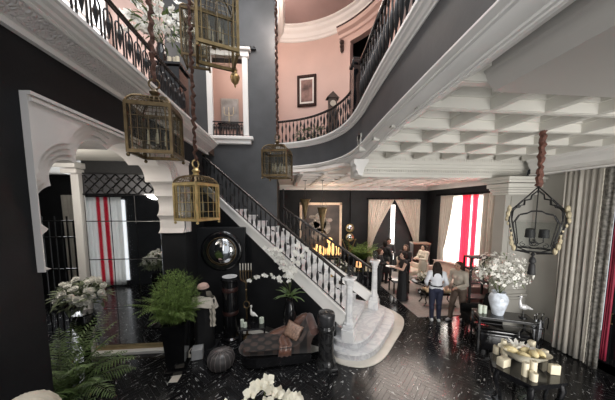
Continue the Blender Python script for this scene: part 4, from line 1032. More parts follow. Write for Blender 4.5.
bk = MB(); pb = [(-.25, .42), (-.1, .50), (.15, .60), (.35, .74), (.55, .87), (.66, .89), (.74, .84), (.74, .42)]; n = len(pb)
P = [(x, y, z+dz) for y, dz in ((.22, -.05), (.26, 0), (.36, 0), (.40, -.05)) for x, z in pb]
bk.poly(P, [(i*n+k, (i+1)*n+k, (i+1)*n+(k+1) % n, i*n+(k+1) % n) for i in range(3) for k in range(n)]+[tuple(range(n)), tuple(3*n+k for k in range(n))[::-1]])
bk.build('backrest', SATIN, t, smooth=True, angle=60)
MB().lathe([(.02, -.34), (.085, -.34), (.10, -.32), (.10, .32), (.085, .34), (.02, .34)], (.72, 0, .80), 18, R=Euler((PI/2, 0, 0)).to_matrix()).build('roll_arm', BRNV, t, smooth=True)
def pillow_mesh(w, h, d, m, name='cushion', n=12):
    mb = MB()
    for sg in (-1, 1):
        def fn(u, v, sg=sg):
            x = 2*u-1; y = 2*v-1; e = ((1-abs(x)**2.4)*(1-abs(y)**2.4)); k = 1-.08*(x*x*y*y)
            return (x*w/2*(1-.07*(1-y*y)), y*h/2*(1-.07*(1-x*x)), sg*d/2*max(0, e)**.5)
        mb.grid(fn, n, n)
    bmesh.ops.remove_doubles(mb.bm, verts=mb.bm.verts[:], dist=.0005)
    return mb.mesh(name, m, True)
c = link('cushion', pillow_mesh(.40, .34, .14, mat('patterned_satin', (.30, .19, .14), .4, var=.5, scale=24)), None, (.14, 4.76, .60)); c.rotation_euler = (math.radians(62), math.radians(12), math.radians(-35))
tag(c, 'square patterned bronze cushion leaning on the raised end of the chaise', 'cushion')
th_ = MB()
def throw(u, v):
    y = -.36+.62*v; z = .475 if y > -.30 else .475-(-.30-y)*3.0
    return (-.02+.26*u+.10*v+.02*math.sin(v*9), max(y, -.345), z+.012*math.sin(u*16+v*4)+.006)
th_.grid(throw, 16, 16)
o = th_.build('throw', SATIN, smooth=True, loc=(-.18, 4.76, -.045)); o.rotation_euler = (0, 0, math.radians(4)); md = o.modifiers.new('t', 'SOLIDIFY'); md.thickness = .008
tag(o, 'bronze satin throw spread across the seat of the chaise', 'throw')
# ---------- black marble column pedestal ----------
t = thing('column_pedestal', 'round black marble column pedestal between the chaise and the white steps', 'pedestal', (.80, 4.42, 0))
MB().box((0, 0, .04), (.42, .42, .08), bev=.01).lathe([(.20, .08), (.20, .12), (.17, .16), (.165, .2)], (0, 0, 0), 24).build('base', DMARBLE, t, smooth=True)
MB().lathe([(.16, .2), (.155, .78), (.18, .80), (.185, .84), (.17, .87), (.155, .89), (.155, .9)], (0, 0, 0), 28).build('shaft', DMARBLE, t, smooth=True)
MB().lathe([(.165, .9), (.175, .93), (.175, 1.10), (.165, 1.14), (.15, 1.15)], (0, 0, 0), 28).build('drum', mat('smoked_stone', (.03, .03, .032), .25, var=.4, scale=9), t, smooth=True)
# ---------- white orchids in a black vase on a grey round plinth ----------
t = thing('plinth', 'round grey stone plinth under the black orchid vase at the stair wall', 'plinth', (.08, 5.16, 0))
MB().lathe([(.24, 0), (.24, .25), (.25, .26), (.25, .30), (.23, .31)], (0, 0, 0), 28).build('drum', mat('grey_fluted_stone', (.33, .33, .31), .5, var=.15), t, smooth=True)
t = thing('orchid_vase', 'tall black vase of arching white orchids on the grey plinth below the stair', 'plant', (.08, 5.16, .312))
urn([(.08, 0), (.10, .03), (.15, .3), (.155, .5), (.13, .66), (.10, .76), (.10, .84), (.13, .88), (.11, .88), (.08, .8)]).build('vase', BLACKG, t, smooth=True)
lv = MB()
for k in range(16): leaf(lv, (0, 0, .86), (math.cos(k*2.4), math.sin(k*2.4), .9+.5*math.sin(k)), .36, .07, .5)
lv.build('foliage', LEAFD, t)
om = orchid_mesh(.06)
for az, el, L, dr, n in ((3.0, 1.57, 1.35, .9, 9), (4.2, 1.55, 1.4, .8, 9), (5.2, 1.55, 1.4, .6, 9), (4.7, 1.5, 1.25, 1.5, 8), (5.9, 1.55, 1.3, .7, 9), (3.5, 1.5, 1.25, 2.0, 9)): spray(t, (0, 0, .84), az, el, L, dr, n, om)
# ---------- white roses in a black urn on a dark stand, and a palm ----------
t = thing('flower_stand', 'tall black stand under the white rose bouquet inside the arch', 'stand', (-3.45, 4.15, 0))
MB().lathe([(.22, 0), (.22, .04), (.1, .1), (.06, .3), (.05, .8), (.09, .95), (.20, 1.0), (.20, 1.03)], (0, 0, 0), 20).build('column', BLACKG, t, smooth=True)
t = thing('rose_bouquet', 'big bouquet of white roses in a black urn inside the arch', 'flowers', (-3.45, 4.15, 1.032))
urn([(.1, 0), (.08, .04), (.16, .22), (.17, .32), (.13, .40), (.15, .43), (.12, .43)]).build('urn', BLACKG, t, smooth=True)
fo = MB(); leaf_cloud(fo, (0, 0, .72), .31, 320, .13, .05, (1.1, 1, .75)); fo.build('foliage', LEAFG, t)
cloud_flowers(t, (0, -.02, .74), .29, 58, rose_mesh(.052), (1.05, 1, .95))
t = thing('palm', 'dark green arching palm on the floor below the white roses', 'plant', (-3.1, 3.35, 0))
urn([(.16, 0), (.2, .5), (.22, .56), (.19, .56), (.17, .5)]).build('pot', BLACKM, t, smooth=True)
fo = MB(); st = MB()
for k in range(30): frond(fo, st, (random.uniform(-.06, .06), random.uniform(-.06, .06), .52), k*2.4+random.uniform(-.2, .2), random.uniform(1.0, 1.57), random.uniform(.8, 1.35), random.uniform(.8, 1.9), 24, .20, .020, .006)
fo.build('foliage', LEAFD, t); st.build('stems', STEM, t)
t = thing('palm', 'lower spreading fern at the near jamb of the white arch', 'plant', (-2.98, 2.62, 0))
urn([(.16, 0), (.2, .3), (.22, .34), (.19, .34), (.17, .3)]).build('pot', BLACKM, t, smooth=True)
fo = MB(); st = MB()
for k in range(34): frond(fo, st, (random.uniform(-.06, .06), random.uniform(-.06, .06), .32), k*2.4+random.uniform(-.2, .2), random.uniform(.9, 1.5), random.uniform(.75, 1.2), random.uniform(.8, 1.8), 22, .17, .016, .005)
fo.build('foliage', mat('mid_green', (.07, .12, .035), .5, var=.4, scale=9, translucent=.2), t); st.build('stems', STEM, t)
# ---------- foreground: cream pleated shade and orchids ----------
t = thing('floor_lamp', 'cream pleated dome lampshade at the bottom left corner by the black wall', 'lamp', (-1.64, 1.50, 0))
MB().lathe([(.16, 0), (.16, .03), (.03, .06), (.018, .2), (.018, 1.86)], (0, 0, 0), 16).build('stand', BLACKM, t, smooth=True)
MB().lathe([(.16, 1.84), (.165, 1.9), (.15, 1.99), (.11, 2.06), (.05, 2.10), (.012, 2.11)], (0, 0, 0), 144, wob=lambda a, i: .06*math.sin(a*18)).build('lamp_shade', mat('cream_pleats', (.50, .45, .36), .7, var=.08, scale=6), t, smooth=True)
t = thing('column_pedestal', 'slim black pedestal under the cream orchids at the bottom of the photo', 'pedestal', (-.16, 1.55, 0))
MB().box((0, 0, .04), (.36, .36, .08)).box((0, 0, .7), (.26, .26, 1.26)).box((0, 0, 1.35), (.34, .34, .05), bev=.01).build('shaft', BLACKG, t)
t = thing('orchid_pot', 'cluster of cream moth orchids close to the camera at the bottom edge', 'plant', (-.16, 1.55, 1.377))
urn([(.09, 0), (.12, .1), (.13, .16), (.11, .16), (.10, .12)]).build('pot', mat('white_glaze', (.7, .7, .68), .2), t, smooth=True)
om2 = orchid_mesh(.05, PETALC)
for x, y, z in ((-.03, -.02, .66), (.02, .0, .68), (-.06, .01, .645), (-.01, .03, .62), (.05, .0, .60), (-.10, .02, .58), (.09, .0, .575), (-.13, -.02, .53), (.02, -.05, .55), (.10, .04, .55), (.17, .0, .545), (.21, -.02, .54), (-.07, -.05, .53), (.06, -.04, .51), (.15, -.05, .50), (-.2, 0, .50), (-.15, -.06, .47), (.24, .03, .51), (0, -.08, .48), (-.27, .0, .52), (.22, .05, .47)):
    place_b(om2, t, (x, y, z), (random.uniform(-.5, .5), -.8, .75+random.uniform(-.2, .2)), random.uniform(.85, 1.1), random.uniform(-.5, .5))
for x, z in ((0, .66), (-.1, .57), (.12, .56), (.2, .52), (-.18, .5), (-.26, .51)): MB().tube([(0, 0, .12), (x*.3, .02, z*.7), (x*.9, .02, z)], .005, 5).build('stem', STEM, t)
lv = MB()
for k in range(7): leaf(lv, (0, 0, .15), (math.cos(k*.9), math.sin(k*.9), .6), .26, .08, .5)
lv.build('foliage', LEAFD, t)
# ---------- upper left gallery ----------
tag(MB().box((0, 0, .70), (.62, .5, 1.36), bev=.01).box((0, 0, 1.40), (.72, .6, .06), bev=.01).box((0, 0, .05), (.7, .58, .1)).build('gallery_cabinet', BLACKG, loc=(-2.66, 5.95, 5.03)), 'black square cabinet at the end of the upper left gallery railing', 'cabinet')
for x, y, lb in ((-2.46, 5.76, 'ivory candle on the gallery cabinet, nearer the lantern rope'), (-2.56, 5.74, 'ivory candle on the gallery cabinet, middle of the row'), (-2.38, 5.72, 'ivory candle on the gallery cabinet at its outer corner')):
    c = thing('pillar_candle', lb, 'candle', (x, y, 6.462), 0, 'candles on the gallery cabinet'); MB().lathe([(.04, 0), (.04, .13), (.03, .132)], (0, 0, 0), 12).build('wax', CREAM, c, smooth=True); MB().tube([(0, 0, .12), (0, 0, .16)], .003, 4).build('wick', BLACKM, c)
t = thing('orchid_vase', 'cloud of white orchids above the upper left gallery railing', 'flowers', (-2.86, 6.02, 6.462))
urn([(.08, 0), (.1, .02), (.07, .05), (.11, .25), (.12, .4), (.08, .52), (.09, .55), (.07, .55)]).build('vase', BLACKG, t, smooth=True)
om3 = orchid_mesh(.095)
for k in range(17): spray(t, (0, 0, .5), k*2.4 if k % 3 else 2.9, random.uniform(.9, 1.5), random.uniform(.8, 1.35), random.uniform(.3, 1.5), 6 if k % 3 else 5, om3, 1.0, (.3, -1, .1))
lv = MB(); leaf_cloud(lv, (0, 0, .95), .5, 130, .22, .05); lv.build('foliage', LEAFD, t)
struct(MB().box((-5.97, 8.05, 8.3), (.03, 1.7, 4.0)).build('window_3', PANE))
fr = MB()
for y in (7.2, 8.05, 8.9): fr.box((-5.94, y, 8.3), (.06, .08, 4.0))
for z in (6.3, 7.6, 8.9, 10.25): fr.box((-5.94, 8.05, z), (.06, 1.75, .07))
struct(fr.build('window_frame_3', WHITE))
t = thing('armchair', 'dark red armchair behind the upper left gallery railing', 'chair', (-3.55, 5.0, 5.03), math.radians(70))
OX = mat('oxblood_velvet', (.16, .03, .025), .5, var=.2, sheen=.3)
MB().box((0, 0, .32), (.72, .7, .28), bev=.04).build('seat', OX, t, smooth=True); MB().box((0, .32, .78), (.72, .16, .85), bev=.06).build('backrest', OX, t, smooth=True)
for s in (-1, 1): MB().box((s*.36, -.02, .48), (.14, .68, .42), bev=.05).build('armrest', OX, t, smooth=True)
for sx in (-1, 1):
    for sy in (-1, 1): MB().lathe([(.02, 0), (.03, .18)], (sx*.3, sy*.28, 0), 8).build('leg', BLACKG, t)
# doorway room: picture, candelabrum, hanging gilt lamp
t = thing('picture', 'grey framed picture on the pink wall inside the upper doorway', 'picture', (-2.08, 9.37, 6.25))
MB().box((0, 0, .5), (.66, .05, 1.1), bev=.01).build('frame', mat('silver_frame', (.5, .5, .48), .4, metal=.4), t); MB().box((0, -.03, .5), (.56, .01, 1.0)).build('canvas', mat('grey_painting', (.42, .43, .43), .6, var=.5, scale=3), t)
t = thing('side_table', 'small dark table under the picture inside the upper doorway', 'table', (-1.98, 8.75, 5.361))
MB().box((0, 0, .78), (.7, .3, .04)).build('tabletop', BLACKG, t)
for sx in (-1, 1): MB().box((sx*.3, 0, .38), (.05, .24, .76)).build('leg', BLACKG, t)
t = thing('candelabrum', 'ivory three-armed candelabrum with candles inside the upper doorway', 'candelabra', (-1.98, 8.75, 6.163))
IV = mat('ivory_lacquer', (.75, .68, .5), .4)
MB().lathe([(.1, 0), (.1, .02), (.03, .05), (.025, .3), (.04, .34), (.02, .38)], (0, 0, 0), 12).tube([(-.16, 0, .38), (-.13, 0, .31), (0, 0, .3), (.13, 0, .31), (.16, 0, .38)], .014, 6).build('stem', IV, t, smooth=True)
for x in (-.16, 0, .16): MB().lathe([(.03, .38), (.035, .40), (.016, .41), (.016, .58), (.004, .6)], (x, 0, 0), 10).build('candle', IV, t, smooth=True)
t = thing('hanging_lamp', 'gilt urn shaped lamp hanging at the top right of the upper doorway', 'lamp', (-1.47, 7.40, 6.88))
MB().lathe([(.01, -.10), (.03, -.06), (.02, -.03), (.10, .05), (.14, .18), (.12, .26), (.07, .30), (.05, .36), (.08, .40), (.02, .46)], (0, 0, 0), 14).build('urn', GOLD, t, smooth=True); MB().tube([(0, 0, .45), (0, 0, .55), (0, .26, .57)], .012, 6).build('bracket', IRON, t)
# picture and small plants of the curved gallery
pa = 73; q = rpt(pa, RR-.03)
t = thing('picture', 'dark framed picture with white mount on the pink rotunda wall', 'picture', (q[0], q[1], 6.95), math.radians(pa-90))
f = MB()
for x in (-.31, .31): f.box((x, -.02, .5), (.09, .06, 1.08), bev=.012)
for z in (.0, 1.0): f.box((0, -.02, z), (.71, .06, .09), bev=.012)
f.build('frame', mat('walnut_frame', (.04, .02, .016), .7, spec=.2), t)
MB().box((0, 0, .5), (.56, .012, .94)).build('mount', mat('mount_board', (.75, .72, .68), .7), t); MB().box((0, -.01, .5), (.42, .012, .76)).build('print', mat('sepia_print', (.24, .14, .12), .7, var=.9, scale=2.4), t)
for i, (x, y) in enumerate(((.58, 7.85), (1.06, 7.62))):
    t = thing('potted_plant', ['leafy green potted plant behind the curved railing, left of a pair', 'leafy green potted plant behind the curved railing, right of a pair'][i], 'plant', (x, y, 5.065), 0, 'potted plants on the curved gallery')
    urn([(.1, 0), (.14, .2), (.15, .24), (.12, .24)]).build('pot', BLACKM, t, smooth=True); fo = MB(); leaf_cloud(fo, (0, 0, .36), .2, 110, .11, .04); fo.build('foliage', LEAFG, t); t.scale = (1.35, 1.35, 1.4)
t = thing('mantel_clock', 'small dark gabled lantern clock behind the curved railing beside the black post', 'ornament', (1.50, 7.5, 5.065))
MB().box((0, 0, .6), (.3, .26, 1.2), bev=.01).build('stand', mat('dark_walnut', (.06, .04, .03), .4), t)
MB().box((0, 0, 1.38), (.26, .2, .36), bev=.01).poly([(-.2, -.12, 1.56), (.2, -.12, 1.56), (.2, .12, 1.56), (-.2, .12, 1.56), (0, -.1, 1.76), (0, .1, 1.76)], [(0, 1, 4), (2, 3, 5), (1, 2, 5, 4), (3, 0, 4, 5)]).build('case', MATS['dark_walnut'], t)
MB().lathe([(.09, 0), (.09, .02)], (0, -.1, 1.39), 16, R=RX).build('dial', mat('ivory_dial', (.6, .55, .45), .4), t)
# ---------- right window door, curtains ----------
t = thing('door_1', 'black glazed door at the right edge beside the red curtain', 'door', (6.33, 3.3, 0))
d = MB()
for y in (-.5, .5): d.box((0, y, 1.7), (.08, .12, 3.4))
for z in (.08, 1.1, 3.32): d.box((0, 0, z), (.08, 1.0, .16))
d.build('door_frame', BLACKG, t); MB().box((.01, 0, .6), (.04, .9, .9)).build('door_panel', BLACKG, t)
MB().box((.01, 0, 2.2), (.012, .9, 2.1)).build('glass_pane', glass('dark_glass', (.35, .37, .4), .5), t); MB().tube([(-.05, .42, 1.0), (-.10, .42, 1.0), (-.10, .42, 1.2), (-.05, .42, 1.2)], .012, 6).build('door_handle', GOLD, t)
C2 = curtain('curtain', 'tall pale greige curtain hanging beside the pier in the near right corner', (6.12, 4.58, 0), math.radians(-90+6), .66, .03, 4.06, 7, .045, LINEN, seed=2)
lace = mat('grey_lace_trim', (.20, .19, .17), .7, var=.75, scale=16)
t = curtain('curtain', 'narrow curtain band with grey lace pattern between the greige and red cloth', (6.14, 3.96, 0), math.radians(-90+6), .17, .03, 4.06, 2, .025, lace, seed=5)
MB().tube([(.0, -.04, .05+i*.05) for i in range(80)], 0, 5, rads=[.008+.008*(i % 2) for i in range(80)]).build('tassel_fringe', mat('fringe_cream', (.5, .47, .4), .8), t)
curtain('curtain', 'dark red curtain strip beside the black door at the right edge', (6.20, 3.80, 0), math.radians(-90+4), .09, .25, 4.06, 3, .03, mat('wine_red_cloth', (.30, .02, .05), .6, var=.15))
# ---------- console table ----------
ca = math.radians(-22.6)
t = thing('console_table', 'black console table with a white flower vase standing before the pier', 'table', (4.80, 4.52, 0), ca)
MB().box((0, 0, .835), (1.06, .46, .03), bev=.006).build('tabletop', BLACKG, t)
f = MB()
for s in (-1, 1):
    f.box((0, s*.215, .72), (1.0, .012, .012)); f.box((s*.515, 0, .72), (.012, .44, .012)); f.box((0, s*.215, .81), (1.04, .02, .03)); f.box((s*.515, 0, .81), (.02, .45, .03))
f.build('frame', mat('steel_edge', (.06, .06, .06), .35, metal=.8), t)
for sx in (-1, 1):
    for sy in (-1, 1): MB().box((sx*.51, sy*.21, .41), (.035, .035, .82)).build('leg', BLACKG, t)
def crv(x, y): c, s = math.cos(ca), math.sin(ca); return (4.80+c*x-s*y, 4.52+s*x+c*y)
t = thing('lacquer_chest', 'black lacquer chest tucked on the floor under the console table', 'chest', (*crv(-.02, .02), 0), ca)
MB().box((0, 0, .27), (.86, .36, .42), bev=.05).build('body', BLACKG, t, smooth=True); MB().box((0, 0, .51), (.90, .40, .06), bev=.02).build('lid', BLACKG, t, smooth=True)
for sx in (-1, 1): MB().box((sx*.36, 0, .03), (.08, .34, .06)).build('foot', BLACKG, t)
MB().lathe([(.03, -.01), (.03, 0.0), (.02, .01)], (0, -.185, .36), 12, R=Euler((PI/2, 0, 0)).to_matrix()).build('lock', GOLD, t)
t = thing('flower_vase', 'blue white porcelain vase with a cloud of white blossoms on the console', 'flowers', (*crv(-.09, .03), .851))
PORC = mat('blue_white_porcelain', (.62, .67, .74), .15, var=.35, scale=7)
urn([(.10, 0), (.11, .02), (.12, .08), (.17, .26), (.185, .36), (.16, .44), (.12, .48), (.14, .52), (.115, .52), (.10, .47)]).build('vase', PORC, t, smooth=True)
fo = MB(); st = MB(); leaf_cloud(fo, (0, 0, .95), .50, 120, .12, .035, (1.05, .9, .85))
for k in range(26):
    d = rnd_dir(0); st.tube([(0, 0, .45), (d.x*.15, d.y*.15, .7), (d.x*.45, d.y*.4, .8+d.z*.45)], .004, 4)
fo.build('foliage', LEAFG, t); st.build('stems', STEM, t)
cloud_flowers(t, (.02, 0, .96), .50, 96, small_mesh(.045), (1.1, .9, .9), 420, -.35)
for x, y, h, lb in ((-.44, -.02, .19, 'white pillar candle on the console, nearest the left edge'), (-.345, .0, .17, 'white pillar candle on the console between the edge candle and the vase')):
    c = thing('pillar_candle', lb, 'candle', (*crv(x, y), .851), 0, 'candles on the console'); MB().lathe([(.04, 0), (.04, h), (.03, h+.003)], (0, 0, 0), 14).build('wax', GREENW, c, smooth=True); MB().tube([(0, 0, h), (0, 0, h+.03)], .003, 4).build('wick', BLACKM, c)
bird('bird_figurine', 'white long-necked bird figurine on a dark base at the right end of the console', (*crv(.36, .0), .851), 2.7, 1.2, mat('silver_white', (.7, .7, .7), .25, metal=.3), BLACKG)
# ---------- black shelf frame and chair behind the console ----------
t = thing('etagere', 'tall black open-frame shelf standing between the console and the red window', 'shelf', (5.56, 6.12, 0), math.radians(-8))
for sx in (-1, 1):
    for sy in (-1, 1): MB().box((sx*.28, sy*.16, .9), (.05, .05, 1.8)).build('post', BLACKM, t)
for z in (.15, .6, 1.05, 1.45, 1.79): MB().box((0, 0, z), (.60, .37, .035)).build('shelf', BLACKM, t)
t = thing('armchair', 'black buttoned armchair in shadow left of the console table', 'chair', (4.98, 5.30, 0), math.radians(-100))
BV = mat('black_velvet', (.008, .008, .008), .75, spec=.15)
MB().box((0, 0, .33), (.66, .62, .22), bev=.05).build('seat', BV, t, smooth=True)
MB().grid(lambda u, v: ((u-.5)*.7, .26+.12*v+.12*(1-(2*u-1)**2), .42+.62*v*(1-.18*(2*u-1)**2)), 14, 8).grid(lambda u, v: ((u-.5)*.66, .22+.10*v+.10*(1-(2*u-1)**2), .42+.60*v*(1-.18*(2*u-1)**2)), 14, 8).build('backrest', BV, t, smooth=True)
for s in (-1, 1): MB().box((s*.33, 0, .5), (.12, .6, .26), bev=.05).build('armrest', BV, t, smooth=True)
for sx in (-1, 1):
    for sy in (-1, 1): MB().lathe([(.018, 0), (.03, .23)], (sx*.27, sy*.25, 0), 8).build('leg', BLACKG, t)
# ---------- umbrella stand ----------
t = thing('umbrella_stand', 'black wire umbrella stand with heart shaped hoops beside the greige curtain', 'stand', (6.02, 4.78, 0))
w = MB()
for z in (.03, .36): w.tube([(.13*math.cos(2*PI*k/20), .10*math.sin(2*PI*k/20), z) for k in range(20)], .008, 5, closed=True)
for k in range(8): a = 2*PI*k/8; w.tube([(.13*math.cos(a), .10*math.sin(a), .03), (.13*math.cos(a), .10*math.sin(a), .36)], .006, 5)
w.build('cage', IRON, t, smooth=True)
hp = MB()
for s in (-1, 1): hp.tube([(0, -.1, .40), (s*.03, -.1, .58), (s*.08, -.1, .66), (s*.13, -.1, .63), (s*.14, -.1, .52), (s*.12, -.1, .36)], .010, 6)
hp.build('heart_hoop', IRON, t, smooth=True)
MB().lathe([(.13, .008), (.13, .02)], (0, 0, 0), 20, sy=.77).build('drip_tray', IRON, t)
for i, (x, y, tilt, lb) in enumerate(((-.05, 0, -.10, 'folded silver umbrella leaning left in the wire stand'), (.05, .01, .08, 'folded silver umbrella leaning right in the wire stand'), (.0, .04, .0, 'folded grey umbrella upright at the back of the wire stand'))):
    u = thing('umbrella', lb, 'umbrella', (6.02+x, 4.78+y, .025), 0, 'umbrellas in the wire stand'); u.rotation_euler = (0, tilt, 0)
    MB().lathe([(.008, .0), (.03, .10), (.045, .42), (.02, .50), (.01, .52)], (0, 0, 0), 16, wob=lambda a, i: .25*abs(math.sin(a*4))).build('canopy', mat('silver_cloth', (.35, .36, .38), .3, metal=.4, var=.4, scale=20), u, smooth=True)
    MB().tube([(0, 0, .5), (0, 0, .62), (.015, 0, .66), (.04, 0, .67), (.055, 0, .64)], .009, 6).build('handle', BLACKG, u, smooth=True)
# ---------- hexagonal table in the foreground ----------
hx = [(3.48, 3.47), (3.25, 3.16), (3.45, 2.74), (4.02, 2.74), (4.38, 3.14), (4.13, 3.62)]
hc = (sum(p[0] for p in hx)/6, sum(p[1] for p in hx)/6)
t = thing('hexagonal_table', 'black six-sided table with cabriole legs carrying candles and a fruit bowl', 'table', (hc[0], hc[1], 0))
lx = [(p[0]-hc[0], p[1]-hc[1]) for p in hx]
MB().prism(lx, .715, .75).build('tabletop', BLACKG, t)
MB().prism([(x*.9, y*.9) for x, y in lx], .64, .7155).build('apron', BLACKG, t)
for i, (x, y) in enumerate(lx):
    d = Vector((x, y)).normalized(); r = Vector((x, y)).length
    MB().tube([(d.x*q, d.y*q, z) for q, z in ((r*.86, .70), (r*.90, .60), (r*.86, .45), (r*.72, .28), (r*.68, .14), (r*.76, .04), (r*.84, .015))], 0, 8, rads=[.04, .045, .034, .026, .022, .026, .015]).build('leg', BLACKG, t, smooth=True)
def box_candle(x, y, w, d, h, rz, lb):
    c = thing('block_candle', lb, 'candle', (x, y, .752), rz, 'candles on the six-sided table'); MB().box((0, 0, h/2), (w, d, h), bev=.008).build('wax', CREAM, c, smooth=True); MB().tube([(0, 0, h-.005), (0, 0, h+.012)], .003, 4).build('wick', BLACKM, c)
def round_candle(x, y, r, h, lb):
    c = thing('pillar_candle', lb, 'candle', (x, y, .752), 0, 'candles on the six-sided table'); MB().lathe([(r*.97, 0), (r, .01), (r, h-.006), (r*.92, h), (r*.3, h-.008)], (0, 0, 0), 20).build('wax', CREAM, c, smooth=True); MB().tube([(0, 0, h-.01), (.002, 0, h+.015)], .003, 4).build('wick', BLACKM, c)
round_candle(3.585, 3.45, .042, .13, 'short round ivory candle at the left end of the six-sided table')
round_candle(3.70, 3.43, .040, .25, 'tallest round ivory candle in the left cluster on the six-sided table')
round_candle(3.63, 3.34, .041, .18, 'mid-height ivory candle at the front of the left cluster')
box_candle(3.43, 3.16, .16, .11, .13, .2, 'low square ivory candle block at the left front edge of the six-sided table')
round_candle(3.545, 2.93, .041, .21, 'round ivory candle at the left of the three in front of the bowl')
round_candle(3.65, 2.91, .043, .24, 'tallest round ivory candle of the three in front of the bowl')
round_candle(3.575, 2.835, .048, .12, 'shortest round ivory candle of the three in front of the bowl')
box_candle(4.19, 3.40, .10, .08, .22, .3, 'taller upright ivory candle block behind the right end of the bowl')
box_candle(4.20, 3.22, .13, .08, .17, .2, 'shorter ivory candle block right of the fruit bowl')
box_candle(4.02, 2.92, .13, .06, .15, -.25, 'ivory candle block standing alone at the right front corner')
# boat shaped bowl with gourds and a paper flower
t = thing('bowl', 'long pale boat-shaped bowl of fruit at the middle of the six-sided table', 'bowl', (3.85, 3.22, .752), math.radians(-28))
def boat(rs, zs):
    mb = MB(); n = len(rs)
    return mb.lathe(list(zip(rs, zs)), (0, 0, 0), 32, 1.0, .48, cap=False)
pr = [(.10, 0), (.12, .005), (.24, .09), (.33, .18), (.345, .185), (.32, .175), (.22, .08), (.10, .025), (.001, .02)]
MB().lathe(pr, (0, 0, 0), 36, 1.0, .56, cap=True).build('shell', mat('pale_glaze', (.62, .58, .47), .3, var=.12, scale=8), t, smooth=True)
MEL = mat('pale_yellow_rind', (.66, .56, .32), .5, var=.15, scale=10)
for i, (x, y, z, s, rz, lb) in enumerate(((-.17, .0, .135, 1.0, .6, 'pale yellow gourd at the left end of the bowl'), (-.03, -.085, .125, .85, .2, 'pale yellow gourd at the front middle of the bowl'), (.11, -.03, .14, 1.05, -.9, 'pale yellow gourd leaning at the right front of the bowl'), (.21, .02, .15, .9, -.5, 'pale yellow gourd at the right end of the bowl'), (.05, .09, .13, .9, 1.2, 'pale yellow gourd at the back of the bowl'))):
    c, s_ = math.cos(math.radians(-28)), math.sin(math.radians(-28))
    g = thing('gourd', lb, 'fruit', (3.85+c*x-s_*y, 3.22+s_*x+c*y, .752+z+.025), rz, 'gourds in the bowl')
    MB().lathe([(.004, -.095*s), (.035*s, -.08*s), (.058*s, -.03*s), (.056*s, .02*s), (.036*s, .07*s), (.012*s, .095*s)], (0, 0, 0), 14, R=Euler((PI/2, 0, .3)).to_matrix()).build('rind', MEL, g, smooth=True)
    MB().tube([(0, -.09*s, 0), (.005, -.115*s, .01)], .006, 5).build('stalk', STEM, g)
t = thing('paper_flower', 'white pointed lily standing in the fruit bowl', 'flower', (3.80, 3.30, .80))
lv = MB()
for k in range(7): a = 2*PI*k/7; leaf(lv, (.01*math.cos(a), .01*math.sin(a), .12), (math.cos(a), math.sin(a), 1.5), .17, .07, .25)
lv.build('petals', PETAL, t); MB().tube([(0, 0, -.02), (0, 0, .13)], .006, 5).build('stem', STEM, t)
t = thing('paper_flower', 'white curled lily leaning at the back right of the fruit bowl', 'flower', (3.97, 3.27, .80))
lv = MB()
for k in range(6): a = 2*PI*k/6; leaf(lv, (.01*math.cos(a), .01*math.sin(a), .10), (math.cos(a)+.5, math.sin(a), 1.1), .14, .06, .35)
lv.build('petals', PETAL, t); MB().tube([(0, 0, -.02), (.0, 0, .11)], .006, 5).build('stem', STEM, t)
t = thing('candlestick', 'slim dark candlestick rising behind the fruit bowl', 'candlestick', (3.98, 3.44, .752))
MB().lathe([(.05, 0), (.05, .01), (.015, .03), (.012, .14), (.022, .16), (.012, .18), (.012, .26), (.025, .28), (.02, .30)], (0, 0, 0), 14).build('stem', BLACKG, t, smooth=True); MB().lathe([(.012, .30), (.012, .38), (.003, .39)], (0, 0, 0), 10).build('candle', BLACKM, t, smooth=True)
t = thing('glass_jar', 'round clear glass jar of pale shells on the floor under the six-sided table', 'jar', (3.93, 3.18, .0))
urn([(.08, .002), (.13, .03), (.155, .12), (.14, .2), (.09, .25), (.10, .28), (.09, .28), (.08, .25), (.13, .19), (.14, .12), (.11, .03)], seg=24).build('glass', glass('jar_glass', (.85, .9, .86), .6), t, smooth=True)
sh = MB()
for k in range(26):
    d = rnd_dir(-1); sh.ball((d.x*.09, d.y*.09, .10+d.z*.06), .028, 7, 5, (1, .8, .7))
o = sh.build('shells', mat('pale_shell', (.55, .56, .48), .4, var=.25, scale=30), t, smooth=True); o['kind'] = 'stuff'
# ---------- rear wall behind the camera, with an unseen window added for light ----------
wall('wall_rear', GREIGE, (1.5, 2.3, -1.3, -1.2, 0, 4.75), (5.7, 6.5, -1.3, -1.2, 0, 4.75), (2.3, 5.7, -1.3, -1.2, 3.6, 4.75), (2.3, 5.7, -1.3, -1.2, 0, .2))
fr = MB()
for x in (2.33, 3.45, 4.55, 5.67): fr.box((x, -1.24, 1.9), (.07, .08, 3.4))
for z in (.24, 1.4, 2.5, 3.57): fr.box((4.0, -1.24, z), (3.4, .07, .06))
struct(fr.build('added_window_frame_7', WHITE))
struct(MB().box((4.0, -1.27, 1.9), (3.4, .012, 3.4)).build('added_window_7', CLEAR))
fr = MB()
for y in (-1.0, -.1, .8): fr.box((LX+.03, y, 2.9), (.06, .06, 2.8))
for z in (1.5, 2.9, 4.3): fr.box((LX+.03, -.1, z), (.06, 1.86, .06))
struct(fr.build('added_window_frame_8', WHITE))  # unseen frame added on the left wall around the hall fill
